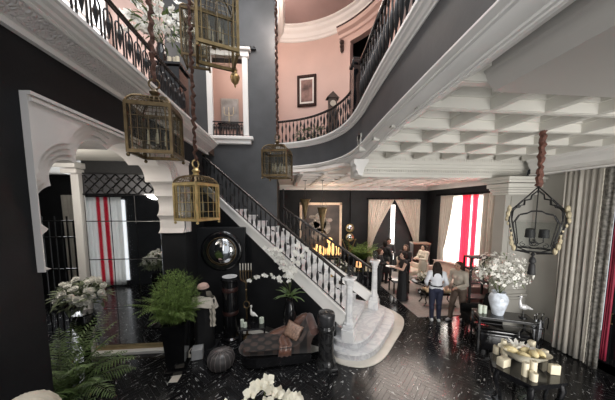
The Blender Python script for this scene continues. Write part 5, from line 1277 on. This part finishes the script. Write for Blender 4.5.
# ---------- lounge windows and curtains ----------
struct(MB().box((7.86, 9.35, 1.85), (.04, 2.9, 3.8)).build('window_4', mat('bright_pane', (1, .98, .95), .3, emit=1.2, var=.01)))
fr = MB()
for y in (8.02, 8.9, 9.8, 10.68): fr.box((7.75, y, 1.85), (.10, .06, 3.7))
for z in (.05, 1.3, 2.6, 3.68): fr.box((7.75, 9.35, z), (.10, 2.7, .05))
struct(fr.build('window_frame_4', WHITE))
RW = striped('red_white_drape', (.92, .92, .90), (.74, .09, .15), (.29, .52, .57, .71))
curtain('curtain', 'sheer white curtain with two broad red bands at the bright lounge window', (7.62, 9.95, 0), math.radians(-90), 1.75, .04, 3.72, 11, .035, RW)
def tieback(L, side):
    def g(v):
        k = v*4.0
        w = .45+.55*min(1, max(0, (v-.28)/.6))**.8 if v > .28 else .45+.15*(1-v/.28)
        return (0, L*w) if side < 0 else (L*(1-w), L)
    return g
curtain('curtain', 'greige drape with lace edge on the far side of the bright red-banded window', (7.58, 10.75, 0), math.radians(-90), .85, .03, 3.74, 7, .05, LINEN, tieback(.85, -1))
curtain('curtain', 'greige drape on the near side of the bright red-banded window', (7.58, 8.30, 0), math.radians(-90), .85, .03, 3.74, 7, .05, LINEN, None, seed=4)
struct(MB().box((7.62, 9.3, 3.78), (.10, 3.6, .08)).build('trim_21', BLACKG))
struct(MB().box((5.72, 12.06, 1.75), (2.5, .05, 3.5)).build('window_5', BLACKM))
struct(MB().box((5.78, 12.02, 1.8), (.24, .02, 3.0)).build('window_6', MATS['bright_pane']))
BEIGE = mat('beige_silk', (.62, .55, .47), .5, var=.06, scale=5, sheen=.3)
def swag(L, side):
    def g(v):
        w = .16+.84*max(0, (v-.30)/.70)**1.25 if v > .30 else .16+.10*(1-v/.30)
        return (0, L*w) if side < 0 else (L*(1-w), L)
    return g
curtain('curtain', 'beige drape tied back to the left at the dark back window', (4.35, 11.86, 0), 0, 1.42, .03, 3.58, 9, .05, BEIGE, swag(1.42, -1))
curtain('curtain', 'beige drape tied back to the right at the dark back window', (5.78, 11.86, 0), 0, 1.42, .03, 3.58, 9, .05, BEIGE, swag(1.42, 1), seed=3)
struct(MB().box((5.75, 11.88, 3.62), (2.95, .14, .08)).build('trim_22', BLACKG))
# ---------- painting, mirrors, hanging torches ----------
t = thing('painting', 'large pale-framed dark painting of a figure on the lounge back wall', 'picture', (1.83, 11.95, 1.95))
f = MB()
for x in (-1.05, 1.05): f.box((x, 0, 0), (.13, .07, 2.9), bev=.015)
for z in (-1.40, 1.40): f.box((0, 0, z), (2.23, .07, .13), bev=.015)
f.build('frame', mat('ivory_frame', (.72, .58, .45), .45), t)
MB().box((0, .01, 0), (2.0, .02, 2.7)).build('canvas', mat('umber_canvas', (.06, .045, .038), .5, var=.6, scale=1.6), t)
FIG = mat('painted_grey', (.26, .235, .21), .6, var=.6, scale=5)
bl = MB()
for (x, z, rx, rz_) in ((-.05, .45, .34, .50), (.12, .95, .16, .2), (-.35, .30, .30, .18), (.30, .15, .22, .34), (-.1, -.2, .40, .32), (.42, .55, .2, .12), (-.45, .72, .18, .1)):
    bl.lathe([(.001, 0), (1, 0)], (x, -.006, z), 22, rx, rz_, cap=False, R=RX)
bl.build('painted_figure', FIG, t)
for z, lb in ((2.08, 'upper small round gilt mirror beside the painting'), (1.58, 'lower small round gilt mirror beside the painting')):
    t = thing('round_mirror', lb, 'mirror', (3.36, 11.85, z), 0, 'small round gilt mirrors')
    MB().lathe([(.15, 0), (.23, 0), (.22, .05), (.17, .06), (.15, .03)], (0, 0, 0), 20, cap=False, R=RX).build('frame', GOLD, t, smooth=True); MB().lathe([(.155, .02), (.08, .05), (.001, .06)], (0, 0, 0), 20, cap=False, R=RX).build('glass', MIRROR, t, smooth=True)
for x, y, zt, zb, lb in ((.76, 9.0, 3.52, 2.85, 'hanging gilt cone lamp left of the painted figure'), (1.42, 8.9, 3.20, 2.30, 'lower hanging gilt cone lamp in front of the painting')):
    t = thing('cone_lamp', lb, 'lamp', (x, y, zb), 0, 'hanging gilt cone lamps'); h = zt-zb
    MB().lathe([(.015, -.12), (.04, -.06), (.02, -.02), (.05, .04), (.10, h*.5), (.19, h*.96), (.22, h), (.19, h), (.10, h*.52), (.03, .06)], (0, 0, 0), 18).build('cone', mat('gilt_cone', (.25, .18, .09), .45, metal=.6, var=.3, scale=12), t, smooth=True)
    rd = MB().tube([(0, 0, h*.5), (0, 0, 4.24-zb)], .008, 5)
    for k in range(3): a = 2*PI*k/3; rd.tube([(.2*math.cos(a), .2*math.sin(a), h), (0, 0, h+.45)], .004, 4)
    rd.build('rod', IRON, t)
    MB().lathe([(.07, 4.22-zb), (.07, 4.235-zb)], (0, 0, 0), 14).build('ceiling_rose', BLACKM, t)
# ---------- console with lit amber glass, flowers ----------
t = thing('console_table', 'long black console under the large painting carrying amber lights', 'table', (2.0, 11.35, 0))
MB().box((0, 0, .72), (2.3, .5, .05)).build('tabletop', BLACKG, t)
for sx in (-1, 1): MB().box((sx*1.05, 0, .35), (.12, .42, .695)).build('leg', BLACKG, t)
AMB = mat('lit_amber_glass', (1.0, .56, .22), .4, emit=1.5, var=.25, scale=7)
for k in range(9):
    x = 1.38+k*.16; h = .42+.16*((k*7) % 4)/3+(.12 if k in (5, 6) else 0)
    t = thing('amber_lantern', ['leftmost', 'second from the left', 'third from the left', 'fourth from the left', 'middle', 'fourth from the right', 'third from the right', 'second from the right', 'rightmost'][k] + ' glowing amber hurricane light in the row under the large painting', 'lamp', (x, 11.25+.06*(k % 2), .746), 0, 'amber lights under the painting')
    MB().lathe([(.05, 0), (.055, .02), (.04, .04)], (0, 0, 0), 12).build('base', GOLD, t, smooth=True); MB().lathe([(.04, .04), (.066, .12), (.062, h*.7), (.045, h)], (0, 0, 0), 12).build('glass', AMB, t, smooth=True)
t = thing('amber_lantern', 'round glowing amber globe above the row of lights under the painting', 'lamp', (2.20, 11.42, .746))
MB().lathe([(.07, 0), (.03, .04), (.025, .62)], (0, 0, 0), 12).build('stem', GOLD, t, smooth=True); MB().ball((0, 0, .76), .15, 14, 10).build('globe', AMB, t, smooth=True)
t = thing('low_table', 'low black side table with flowers behind the far stair railing', 'table', (1.9, 8.5, 0))
MB().box((0, 0, .55), (1.2, .6, .05)).build('tabletop', BLACKG, t)
for sx in (-1, 1):
    for sy in (-1, 1): MB().box((sx*.55, sy*.25, .26), (.06, .06, .53)).build('leg', BLACKG, t)
t = thing('flower_vase', 'white flowers in a black bowl behind the far stair railing', 'flowers', (1.9, 8.4, .577))
urn([(.1, 0), (.08, .03), (.18, .16), (.17, .2), (.14, .2)]).build('vase', BLACKG, t, smooth=True); fo = MB(); leaf_cloud(fo, (0, 0, .38), .32, 110, .12, .04); fo.build('foliage', LEAFG, t); cloud_flowers(t, (0, 0, .4), .33, 40, rose_mesh(.045), (1.2, 1, .75))
# palm, forked candelabrum
t = thing('palm', 'bushy green palm in a black pot beside the back window drapes', 'plant', (3.62, 10.7, 0))
urn([(.2, 0), (.26, .5), (.28, .55), (.24, .55)]).build('pot', BLACKG, t, smooth=True); fo = MB(); st = MB()
for k in range(34): frond(fo, st, (random.uniform(-.06, .06), random.uniform(-.06, .06), .52), k*2.4, random.uniform(1.1, 1.57), random.uniform(.9, 1.55), random.uniform(.6, 1.8), 18, .26, .035, .008)
fo.build('foliage', LEAF, t); st.build('stems', STEM, t)
t = thing('candelabrum', 'tall gilt forked floor candelabrum before the small round mirrors', 'candelabra', (2.80, 10.0, 0))
MB().lathe([(.18, 0), (.18, .03), (.04, .08), (.03, .9), (.05, 1.0), (.025, 1.1)], (0, 0, 0), 12).build('stem', GOLD, t, smooth=True)
for s in (-1, 0, 1): MB().tube([(0, 0, 1.05), (s*.12, 0, 1.3), (s*.30, 0, 1.75)], .022, 6).lathe([(.03, 1.72), (.04, 1.76), (.02, 1.78)], (s*.30, 0, 0), 8).build('arm', GOLD, t, smooth=True)
# cabinet clutter behind the newel
t = thing('sideboard', 'low black sideboard with lamps and candles behind the white newel post', 'cabinet', (3.05, 9.0, 0))
MB().box((0, 0, .32), (1.5, .5, .56), bev=.01).build('body', BLACKG, t); MB().box((0, 0, .62), (1.56, .56, .04)).build('top', BLACKG, t)
for sx in (-.375, .375): MB().box((sx, -.255, .32), (.72, .02, .5)).build('door', BLACKG, t)
MB().box((0, 0, .02), (1.4, .44, .04)).build('plinth', BLACKM, t)
t = thing('table_lamp', 'small glowing amber table lamp on the low black sideboard', 'lamp', (2.93, 8.95, .642))
MB().lathe([(.06, 0), (.06, .015), (.02, .03), (.03, .1), (.015, .16)], (0, 0, 0), 12).build('base', GOLD, t, smooth=True); MB().lathe([(.12, .15), (.10, .36)], (0, 0, 0), 16, cap=False).build('lamp_shade', mat('lit_amber_shade', (.9, .5, .22), .6, emit=.9, var=.1), t, smooth=True)
t = thing('glass_globe', 'clear round glass globe on the sideboard left of the amber table lamp', 'ornament', (2.58, 8.88, .642)); MB().lathe([(.06, 0), (.05, .03), (.03, .04)], (0, 0, 0), 12).build('stand', GOLD, t, smooth=True); MB().ball((0, 0, .14), .11, 14, 10).build('globe', MATS['orb_glass'], t, smooth=True)
for i, (x, h) in enumerate(((3.22, .22), (3.34, .16), (2.74, .14))):
    c = thing('pillar_candle', ['tall pale candle on the sideboard right of the amber lamp', 'short pale candle on the sideboard at the far right of the lamp', 'short pale candle on the sideboard between globe and lamp'][i], 'candle', (x, 8.88, .642), 0, 'candles on the sideboard'); MB().lathe([(.04, 0), (.04, h), (.03, h+.003)], (0, 0, 0), 12).build('wax', CREAM, c, smooth=True); MB().tube([(0, 0, h), (0, 0, h+.02)], .003, 4).build('wick', BLACKM, c)
# ---------- rug, seating, tables ----------
tag(MB().box((5.35, 8.45, .008), (3.0, 4.5, .014)).build('rug', mat('pale_greige_rug', (.36, .32, .30), .9, var=.12, scale=12, bump=.3, bscale=120)), 'pale greige rug covering the lounge floor under the seating', 'rug')
RZ = .0152
def sofa_chair(name, label, cat, loc, rz, w, d, sh, bh, m, group=None):
    t = thing(name, label, cat, loc, rz, group)
    MB().box((0, 0, sh-.13), (w, d, .24), bev=.05).build('seat', m, t, smooth=True)
    MB().grid(lambda u, v: ((u-.5)*w, d*.42+.10*v, sh-.05+(bh-sh+.05)*v*(1-.12*(2*u-1)**2)), 12, 6).grid(lambda u, v: ((u-.5)*w, d*.42-.12+.10*v, sh-.05+(bh-sh+.05)*v*(1-.12*(2*u-1)**2)), 12, 6).grid(lambda u, v: ((u-.5)*w, d*.42-.02-.12*v+.0, bh*1.0-(bh-sh+.05)*.12*(2*u-1)**2), 12, 2).build('backrest', m, t, smooth=True)
    for s in (-1, 1): MB().box((s*(w/2-.05), -.02, sh+.08), (.14, d*.95, .26), bev=.05).build('armrest', m, t, smooth=True)
    for sx in (-1, 1):
        for sy in (-1, 1): MB().lathe([(.018, 0), (.028, sh-.22)], (sx*(w/2-.08), sy*(d/2-.08), 0), 8).build('leg', BLACKG, t)
    return t
sofa_chair('sofa', 'pale pink sofa under the red-banded window', 'sofa', (6.35, 8.5, RZ), math.radians(-80), 1.8, .8, .45, .95, mat('pale_pink_fabric', (.52, .40, .35), .7, var=.1, sheen=.3))
sofa_chair('armchair', 'dusty rose armchair at the near end of the window wall', 'chair', (6.25, 7.05, RZ), math.radians(-100), .8, .75, .45, 1.0, mat('dusty_rose_velvet', (.34, .20, .19), .6, var=.15, sheen=.4))
sofa_chair('armchair', 'ivory armchair standing behind the woman in the black dress', 'chair', (5.55, 9.75, RZ), math.radians(15), .8, .75, .45, .95, mat('ivory_fabric', (.62, .56, .48), .7, var=.08))
t = thing('bench', 'tan cushioned bench with curved black legs beside the standing woman in white blouse', 'bench', (4.95, 6.95, RZ), math.radians(-8))
MB().box((0, 0, .40), (.95, .42, .05), bev=.01).build('frame', BLACKG, t)
link('cushion', pillow_mesh(.92, .42, .18, mat('tan_leather', (.42, .31, .19), .5, var=.12)), t, (0, 0, .49))
for sx in (-1, 1):
    for sy in (-1, 1): MB().tube([(sx*.38, sy*.16, .39), (sx*.46, sy*.17, .28), (sx*.42, sy*.17, .12), (sx*.5, sy*.18, .015)], .02, 6).build('leg', BLACKG, t, smooth=True)
MB().tube([(-.46, 0, .42), (-.56, 0, .52), (-.62, 0, .50), (-.60, 0, .44)], .022, 6).build('scroll_end', BLACKG, t, smooth=True)
t = thing('round_table', 'round dark coffee table with flowers in the middle of the rug', 'table', (5.15, 7.9, RZ))
MB().lathe([(.47, .42), (.49, .44), (.49, .46), (.47, .47)], (0, 0, 0), 32).build('tabletop', BLACKG, t, smooth=True); MB().lathe([(.26, 0), (.24, .04), (.06, .1), (.06, .38), (.2, .42)], (0, 0, 0), 18).build('pedestal', BLACKG, t, smooth=True)
t = thing('flower_bowl', 'dark bowl of white flowers on the round coffee table', 'flowers', (5.08, 7.9, RZ+.471))
urn([(.08, 0), (.16, .08), (.17, .12), (.14, .12)]).build('bowl', BLACKG, t, smooth=True); fo = MB(); leaf_cloud(fo, (0, 0, .2), .2, 70, .1, .04); fo.build('foliage', LEAFG, t); cloud_flowers(t, (0, 0, .2), .2, 18, rose_mesh(.045), (1.2, 1, .6))
tag(MB().box((0, 0, .004), (.30, .22, .008), .5).build('paper_sheet', mat('white_paper', (.82, .84, .88), .6), loc=(5.42, 7.78, RZ+.472)), 'white paper sheet lying on the round coffee table', 'paper')
t = thing('low_table', 'low dark table with white plates at the left side of the rug', 'table', (4.24, 8.15, RZ))
MB().box((0, 0, .44), (.62, .5, .04)).build('tabletop', BLACKG, t)
for sx in (-1, 1):
    for sy in (-1, 1): MB().box((sx*.28, sy*.2, .21), (.04, .04, .42)).build('leg', BLACKG, t)
for i, (x, y) in enumerate(((4.08, 8.12), (4.40, 8.18))):
    tag(MB().lathe([(.06, 0), (.13, .015), (.135, .02), (.06, .008)], (0, 0, 0), 18).build('plate', mat('white_china', (.8, .8, .78), .25), smooth=True, loc=(x, y, RZ+.461)), ['white plate at the left end of the low dark table', 'white plate at the right end of the low dark table'][i], 'plate', 'plates on the low dark table')
t = thing('cabinet', 'tall dark cabinet with a pale top behind the woman in the white coat', 'cabinet', (6.4, 10.4, 0), math.radians(-12))
MB().box((0, 0, .75), (.75, .5, 1.4), bev=.01).build('body', mat('dark_brown_wood', (.03, .02, .016), .65, spec=.2), t); MB().box((0, 0, 1.475), (.8, .55, .05)).build('top', mat('beige_stone', (.22, .17, .13), .4), t)
for s in (-1, 1): MB().box((s*.18, -.255, .75), (.34, .02, 1.25)).build('door', MATS['dark_brown_wood'], t)
MB().box((0, 0, .025), (.7, .45, .05)).build('plinth', BLACKM, t)
# ---------- people ----------
SKIN = mat('skin_light', (.52, .33, .25), .55, var=.06, scale=8); SKIN2 = mat('skin_tan', (.42, .25, .18), .55, var=.06, scale=8)
HAIRD = mat('hair_dark', (.016, .011, .009), .75, spec=.2, var=.3, scale=40); HAIRB = mat('hair_brown', (.06, .03, .018), .7, spec=.2, var=.35, scale=40)
CB = mat('cloth_black', (.012, .012, .014), .7, var=.25, scale=10); CW = mat('cloth_white', (.62, .64, .68), .7, var=.05, scale=6); CBG = mat('cloth_beige', (.48, .43, .36), .75, var=.1, scale=8)
CN = mat('cloth_navy', (.018, .022, .05), .7, var=.2); CBR = mat('cloth_brown', (.12, .085, .065), .75, var=.2); CI = mat('cloth_ivory', (.66, .60, .50), .7, var=.06); CG = mat('shoe_grey', (.45, .45, .47), .5)
def person(label, loc, rz, H=1.66, skin=SKIN, hair=HAIRD, hairstyle='long', top=None, top_sleeve='long', bottom=None, dress=None, coat=None, shoes=CB, arms=None, legs=None, lean=0.0, head_turn=0.0, head_tilt=0.0):
    """faces local -Y; arms: {side: (elbow, wrist)} in local metres for a 1.66 m body; legs: {side: (knee, ankle)}"""
    t = thing('person', label, 'person', loc, rz); k = H/1.66
    V = Vector
    L = lambda p: V((p[0], p[1]-lean*max(0, p[2]-.92), p[2]))*k       # forward lean above the hips
    sh = {s: V((s*.172, 0, 1.365)) for s in (-1, 1)}
    hip = {s: V((s*.088, 0, .90)) for s in (-1, 1)}
    legs = legs or {}; arms = arms or {}
    kn = {s: V(legs[s][0]) if s in legs else V((s*.09, -.01, .49)) for s in (-1, 1)}
    an = {s: V(legs[s][1]) if s in legs else V((s*.09, .02, .085)) for s in (-1, 1)}
    el = {s: V(arms[s][0]) if s in arms else V((s*.225, .03, 1.08)) for s in (-1, 1)}
    wr = {s: V(arms[s][1]) if s in arms else V((s*.235, -.03, .83)) for s in (-1, 1)}
    def torso(mb, g):
        mb.ball(L((0, .0, .94)), (.125+g)*k, 16, 10, (1.28, .92, 1.05)); mb.ball(L((0, -.005, 1.08)), (.118+g)*k, 16, 10, (1.08, .82, 1.3))
        mb.ball(L((0, .0, 1.26)), (.135+g)*k, 16, 10, (1.15, .80, 1.25))
        for s in (-1, 1): mb.ball(L((s*.065, -.075, 1.24)), (.058+g*.6)*k, 10, 7); mb.capsule(L((s*.05, .0, 1.38)), L(sh[s]), (.058+g*.6)*k, (.056+g)*k)
        mb.capsule(L((0, 0, .92)), L((0, 0, 1.30)), (.10+g)*k, (.10+g)*k)
    def arm(mb, s, g, f=1.0):
        mb.capsule(L(sh[s]), L(el[s]), (.050+g)*k, (.039+g)*k)
        w = el[s].lerp(wr[s], f); mb.capsule(L(el[s]), L(w), (.039+g)*k, (.027+g*(.8))*k)
    def leg(mb, s, g):
        mb.capsule(hip[s]*k, kn[s]*k, (.083+g)*k, (.055+g)*k); mb.capsule(kn[s]*k, an[s]*k, (.053+g)*k, (.036+g)*k)
        mb.ball((kn[s].lerp(an[s], .3)+V((0, .018, 0)))*k, (.048+g)*k, 8, 6, (1, 1, 1.8))
    b = MB(); torso(b, 0)
    hc = V((0, -.02, 1.545)); R = Euler((head_tilt, 0, head_turn)).to_matrix()
    hp = lambda p: L(hc)+R @ V(p)*k
    b.capsule(L((0, .005, 1.36)), L((0, -.005, 1.48)), .056*k, .050*k)
    b.ball(hp((0, .005, .03)), .092*k, 18, 12, (.88, 1.05, 1.05), R); b.ball(hp((0, -.022, -.035)), .066*k, 14, 10, (.9, .95, 1.2), R); b.ball(hp((0, -.045, -.085)), .032*k, 10, 7, (1.1, 1, .8), R)
    b.capsule(hp((0, -.092, .02)), hp((0, -.112, -.022)), .010*k, .016*k); 
    for s in (-1, 1): b.ball(hp((s*.082, .01, -.005)), .022*k, 8, 6, (.4, .8, 1.35), R); b.ball(hp((s*.042, -.066, -.02)), .026*k, 8, 6)
    for s in (-1, 1):
        arm(b, s, 0); leg(b, s, 0)
        # foot
        a = an[s]*k; b.capsule(a+V((0, .03, -.04))*k, a+V((0, -.12, -.06))*k, .034*k, .026*k)
        # hand: palm, four fingers, thumb, slightly curled
        w = L(wr[s]); d = (L(wr[s])-L(el[s])).normalized(); side = d.cross(V((0, 0, 1)));
        if side.length < .3: side = V((0, 1, 0))*1.0
        side.normalize(); nrm = side.cross(d).normalized()
        b.capsule(w, w+d*.045*k, .026*k, .030*k); b.capsule(w+d*.03*k-side*.018*k, w+d*.085*k-side*.024*k, .020*k, .017*k); b.capsule(w+d*.03*k+side*.018*k, w+d*.085*k+side*.022*k, .020*k, .017*k)
        for i, ln in enumerate((.062, .074, .070, .054)):
            p0 = w+d*.085*k+side*(-.030+.020*i)*k; p1 = p0+(d*.85-nrm*.35*1).normalized()*ln*.5*k; p2 = p1+(d*.5-nrm*.8).normalized()*ln*.5*k
            b.capsule(p0, p1, .0095*k, .0088*k, 6); b.capsule(p1, p2, .0088*k, .0075*k, 6)
        p0 = w+d*.025*k-side*.03*k; p1 = p0+(d*.6-side*.7).normalized()*.04*k; b.capsule(p0, p1, .013*k, .011*k, 6); b.capsule(p1, p1+(d*.9-side*.2).normalized()*.032*k, .011*k, .008*k, 6)
    link('body', remeshed(b, 'body', skin, .0085*k, 3), t)
    for s in (-1, 1): MB().ball(hp((s*.036, -.084, .012)), .0125*k, 8, 6).build('eye', mat('eye_dark', (.05, .03, .025), .2), t, smooth=True)
    MB().ball(hp((0, -.088, -.062)), .021*k, 8, 5, (1.1, .4, .38), R).build('mouth', mat('lip_rose', (.35, .11, .10), .5), t, smooth=True)
    # hair
    h = MB(); h.ball(hp((0, .022, .052)), .098*k, 16, 10, (.95, 1.05, .98), R)
    for s in (-1, 1): h.ball(hp((s*.064, .03, .0)), .052*k, 10, 7, (.7, 1.1, 1.5), R)
    h.ball(hp((0, .075, -.02)), .07*k, 12, 8, (1.1, .7, 1.3), R)
    if hairstyle == 'long':
        for x in (-.075, -.04, 0, .04, .075): h.capsule(hp((x, .06, -.02)), hp((x*1.25, .085, -.27)), .045*k, .035*k)
        for s in (-1, 1): h.capsule(hp((s*.085, .01, .02)), hp((s*.10, .0, -.20)), .026*k, .02*k)
    elif hairstyle == 'bun': h.ball(hp((0, .125, .06)), .05*k, 12, 8)
    elif hairstyle == 'tail':
        h.capsule(hp((0, .11, .04)), hp((0, .15, -.10)), .035*k, .022*k)
    link('hair', remeshed(h, 'hair', hair, .010*k, 3), t)
    # clothes
    if top:
        m = MB(); torso(m, .018)
        for s in (-1, 1): arm(m, s, .015, .92) if top_sleeve == 'long' else m.capsule(L(sh[s]), L(sh[s].lerp(el[s], .6)), .068*k, .06*k)
        m.capsule(L((0, .0, 1.40)), L((0, .0, 1.425)), .062*k, .056*k)
        link('shirt', remeshed(m, 'shirt', top, .013*k, 3), t)
    if bottom:
        m = MB(); m.ball(V((0, 0, .93))*k, .142*k, 16, 10, (1.26, .95, 1.0))
        for s in (-1, 1): leg(m, s, .020)
        link('trousers', remeshed(m, 'trousers', bottom, .013*k, 3), t)
        MB().lathe([(.160*k, 1.0*k), (.163*k, 1.02*k), (.158*k, 1.04*k)], (0, -.0, 0), 20, sy=.78, cap=False).build('belt', BLACKG, t, smooth=True)
    if dress:
        m = MB(); torso(m, .013)
        if top_sleeve == 'long':
            for s in (-1, 1): arm(m, s, .013, .9)
        m.lathe([(.165*k, 1.0*k), (.185*k, .88*k), (.19*k, .7*k), (.20*k, .4*k), (.235*k, .06*k), (.20*k, .05*k), (.15*k, .5*k)], (0, 0, 0), 40, sy=.78, wob=lambda a, i: .035*math.sin(a*8) if i > 2 else 0)
        link('dress', remeshed(m, 'dress', dress, .013*k, 2), t)
    if coat:
        m = MB(); torso(m, .03)
        for s in (-1, 1): arm(m, s, .022, .93)
        m.lathe([(.175*k, 1.05*k), (.195*k, .9*k), (.205*k, .7*k), (.225*k, .42*k), (.19*k, .41*k), (.15*k, .6*k)], (0, 0, 0), 40, sy=.8, wob=lambda a, i: .02*math.sin(a*6) if i > 1 else 0)
        link('coat', remeshed(m, 'coat', coat, .013*k, 2), t)
    for s in (-1, 1):
        a = an[s]*k; m = MB(); m.capsule(a+V((0, .035, -.042))*k, a+V((0, -.13, -.055))*k, .044*k, .036*k); m.capsule(a+V((0, .035, -.05))*k, a+V((0, .02, -.015))*k, .042*k, .04*k)
        bmesh.ops.scale(m.bm, vec=(1, 1, 1), verts=m.bm.verts)
        for v in m.bm.verts: v.co.z = max(v.co.z, a.z-.083*k)
        m.build('shoe', shoes, t, smooth=True)
    return t
z_ = .0
person('woman in a long black dress holding a white plate on the rug', (3.98, 7.38, RZ), math.radians(-92), 1.68, SKIN, HAIRD, 'bun', dress=CB, top_sleeve='none', arms={-1: ((-.21, -.12, 1.12), (-.12, -.36, 1.16)), 1: ((.21, -.12, 1.12), (.08, -.36, 1.18))}, head_tilt=-.1)
tag(MB().lathe([(.07, 0), (.15, .012), (.155, .018), (.06, .006)], (0, 0, 0), 20).build('plate', mat('white_china', (.8, .8, .78), .25), smooth=True, loc=(3.53, 7.40, 1.205)), 'white plate held by the woman in the long black dress', 'plate')
person('long-haired woman in black standing behind the woman in the black dress', (4.72, 8.62, RZ), math.radians(-50), 1.70, SKIN, HAIRB, 'long', top=CB, bottom=CB, arms={-1: ((-.22, -.08, 1.10), (-.10, -.28, 1.08)), 1: ((.22, -.08, 1.10), (.08, -.28, 1.08))}, head_tilt=-.15)
person('woman in an ivory coat facing left with hands raised before the dark cabinet', (5.55, 8.72, RZ), math.radians(-78), 1.66, SKIN, HAIRD, 'bun', coat=CI, bottom=CI, arms={-1: ((-.22, -.10, 1.12), (-.10, -.33, 1.14)), 1: ((.22, -.10, 1.12), (.10, -.33, 1.14))}, shoes=CI, head_tilt=-.18)
person('woman in white blouse and navy trousers standing with her back turned', (4.22, 5.98, .002), math.radians(160), 1.68, SKIN, HAIRD, 'long', top=CW, bottom=CN, arms={-1: ((-.26, .0, 1.10), (-.20, -.18, .95)), 1: ((.26, .0, 1.10), (.20, -.18, .95))}, shoes=mat('shoe_white', (.7, .7, .7), .5))
person('woman in a beige shirt and brown trousers turned towards the white blouse', (4.90, 5.95, .002), math.radians(-72), 1.70, SKIN2, HAIRB, 'tail', top=CBG, bottom=CBR, arms={-1: ((-.25, -.03, 1.09), (-.20, -.22, .95)), 1: ((.24, -.06, 1.09), (.14, -.30, 1.02))}, legs={-1: ((-.09, -.14, .50), (-.09, -.20, .085)), 1: ((.09, .02, .49), (.09, .14, .085))}, lean=.12, shoes=CG, head_tilt=-.1)
person('woman with hair up in black, hands clasped, behind the white newel post', (3.60, 8.45, .002), math.radians(55), 1.60, SKIN, HAIRB, 'bun', top=CB, bottom=CB, arms={-1: ((-.20, -.10, 1.10), (-.04, -.25, 1.15)), 1: ((.20, -.10, 1.10), (.04, -.25, 1.13))}, head_tilt=-.1)
person('man in a black suit standing turned away beside the back window drapes', (4.14, 9.2, RZ), math.radians(120), 1.78, SKIN2, HAIRD, 'short', top=CB, bottom=CB, coat=CB, arms={-1: ((-.24, -.04, 1.10), (-.15, -.26, 1.10)), 1: ((.24, .0, 1.09), (.22, -.12, .88))}, head_tilt=-.2)
person('man in a dark suit in front of the bright slit of the back window', (4.62, 9.9, RZ), math.radians(-20), 1.76, SKIN2, HAIRD, 'short', top=mat('cloth_charcoal', (.03, .03, .033), .7), bottom=CB, arms={1: ((.22, -.06, 1.10), (.10, -.28, 1.12))})
def LIGHTS():
    area('skylight', (-.6, 3.4, 10.2), (0, 0, 0), 3.0, 6.0, 430, (.95, .97, 1))
    area('window_light', (7.82, 9.35, 1.95), (0, math.radians(90), 0), 3.3, 2.5, 560, (1, .97, .93))
    area('back_window_light', (5.7, 11.7, 1.9), (math.radians(-90), 0, 0), 1.6, 2.6, 30, (1, .95, .9))
    point('rotunda_lamp', (-.1, 6.9, 8.6), 120, (1, .85, .75), .3)
    point('lounge_lamp', (2.0, 10.6, 3.4), 45, (1, .75, .55), .2)
    point('upper_room_lamp', (-1.7, 8.3, 8.2), 50, (1, .85, .75), .2)
    point('upper_left_lamp', (-4.6, 6.0, 8.6), 120, (1, .9, .82), .3)
    area('side_window_light', (-6.05, 7.8, 2.0), (math.radians(-90), 0, 0), 1.6, 3.0, 90, (.95, .97, 1))
    point('side_room_fill', (-3.7, 3.6, 3.7), 70, (1, .93, .85), .25)  # added fill that brightens the white post; no lamp fixture here
    area('rear_fill_light', (4.0, -1.05, 1.9), (math.radians(90), 0, 0), 3.2, 3.0, 125, (1, .98, .95)).data.spread = math.radians(95)  # added fill from behind, brightens the near right side
    area('hall_fill_light', (-2.08, -.1, 2.9), (0, math.radians(-90), 0), 2.6, 1.7, 55, (1, .99, .97))  # added fill from the left, brightens the soffit face
    area('lounge_fill_light', (4.9, 8.7, 4.2), (0, 0, 0), 3.0, 2.6, 130, (1, .86, .76))  # added fill from above, brightens rug and drapes; no fixture
# ---------- camera ----------
cam = bpy.data.cameras.new('camera'); co = bpy.data.objects.new('camera', cam); C.objects.link(co)
co.location = (0, 0, CH); co.rotation_euler = (PI/2-CPT, 0, -CYW)
cam.sensor_width = 36; cam.sensor_fit = 'HORIZONTAL'; cam.lens = CF/615*36
cam.shift_y = 25/615; cam.shift_x = 0; cam.clip_start = .05
S.camera = co
# ---------- world ----------
w = bpy.data.worlds.new('sky'); S.world = w; w.use_nodes = True
w.node_tree.nodes['Background'].inputs['Color'].default_value = (.93, .96, 1.0, 1)
w.node_tree.nodes['Background'].inputs['Strength'].default_value = .8
def area(name, loc, rot, sx, sy, e, col=(1, 1, 1)):
    l = bpy.data.lights.new(name, 'AREA'); l.shape = 'RECTANGLE'; l.size = sx; l.size_y = sy; l.energy = e; l.color = col
    o = bpy.data.objects.new(name, l); C.objects.link(o); o.location = loc; o.rotation_euler = rot; return o
def point(name, loc, e, col=(1, .72, .45), r=.06):
    l = bpy.data.lights.new(name, 'POINT'); l.energy = e; l.color = col; l.shadow_soft_size = r
    o = bpy.data.objects.new(name, l); C.objects.link(o); o.location = loc; return o
LIGHTS()
vs = S.view_settings; vs.view_transform = 'Standard'; vs.look = 'None'; vs.gamma = 1; vs.use_curve_mapping = False
vs.exposure = 0.0
S.cycles.use_denoising = True
S.cycles.max_bounces = 8; S.cycles.transparent_max_bounces = 16
S.cycles.sample_clamp_indirect = 6
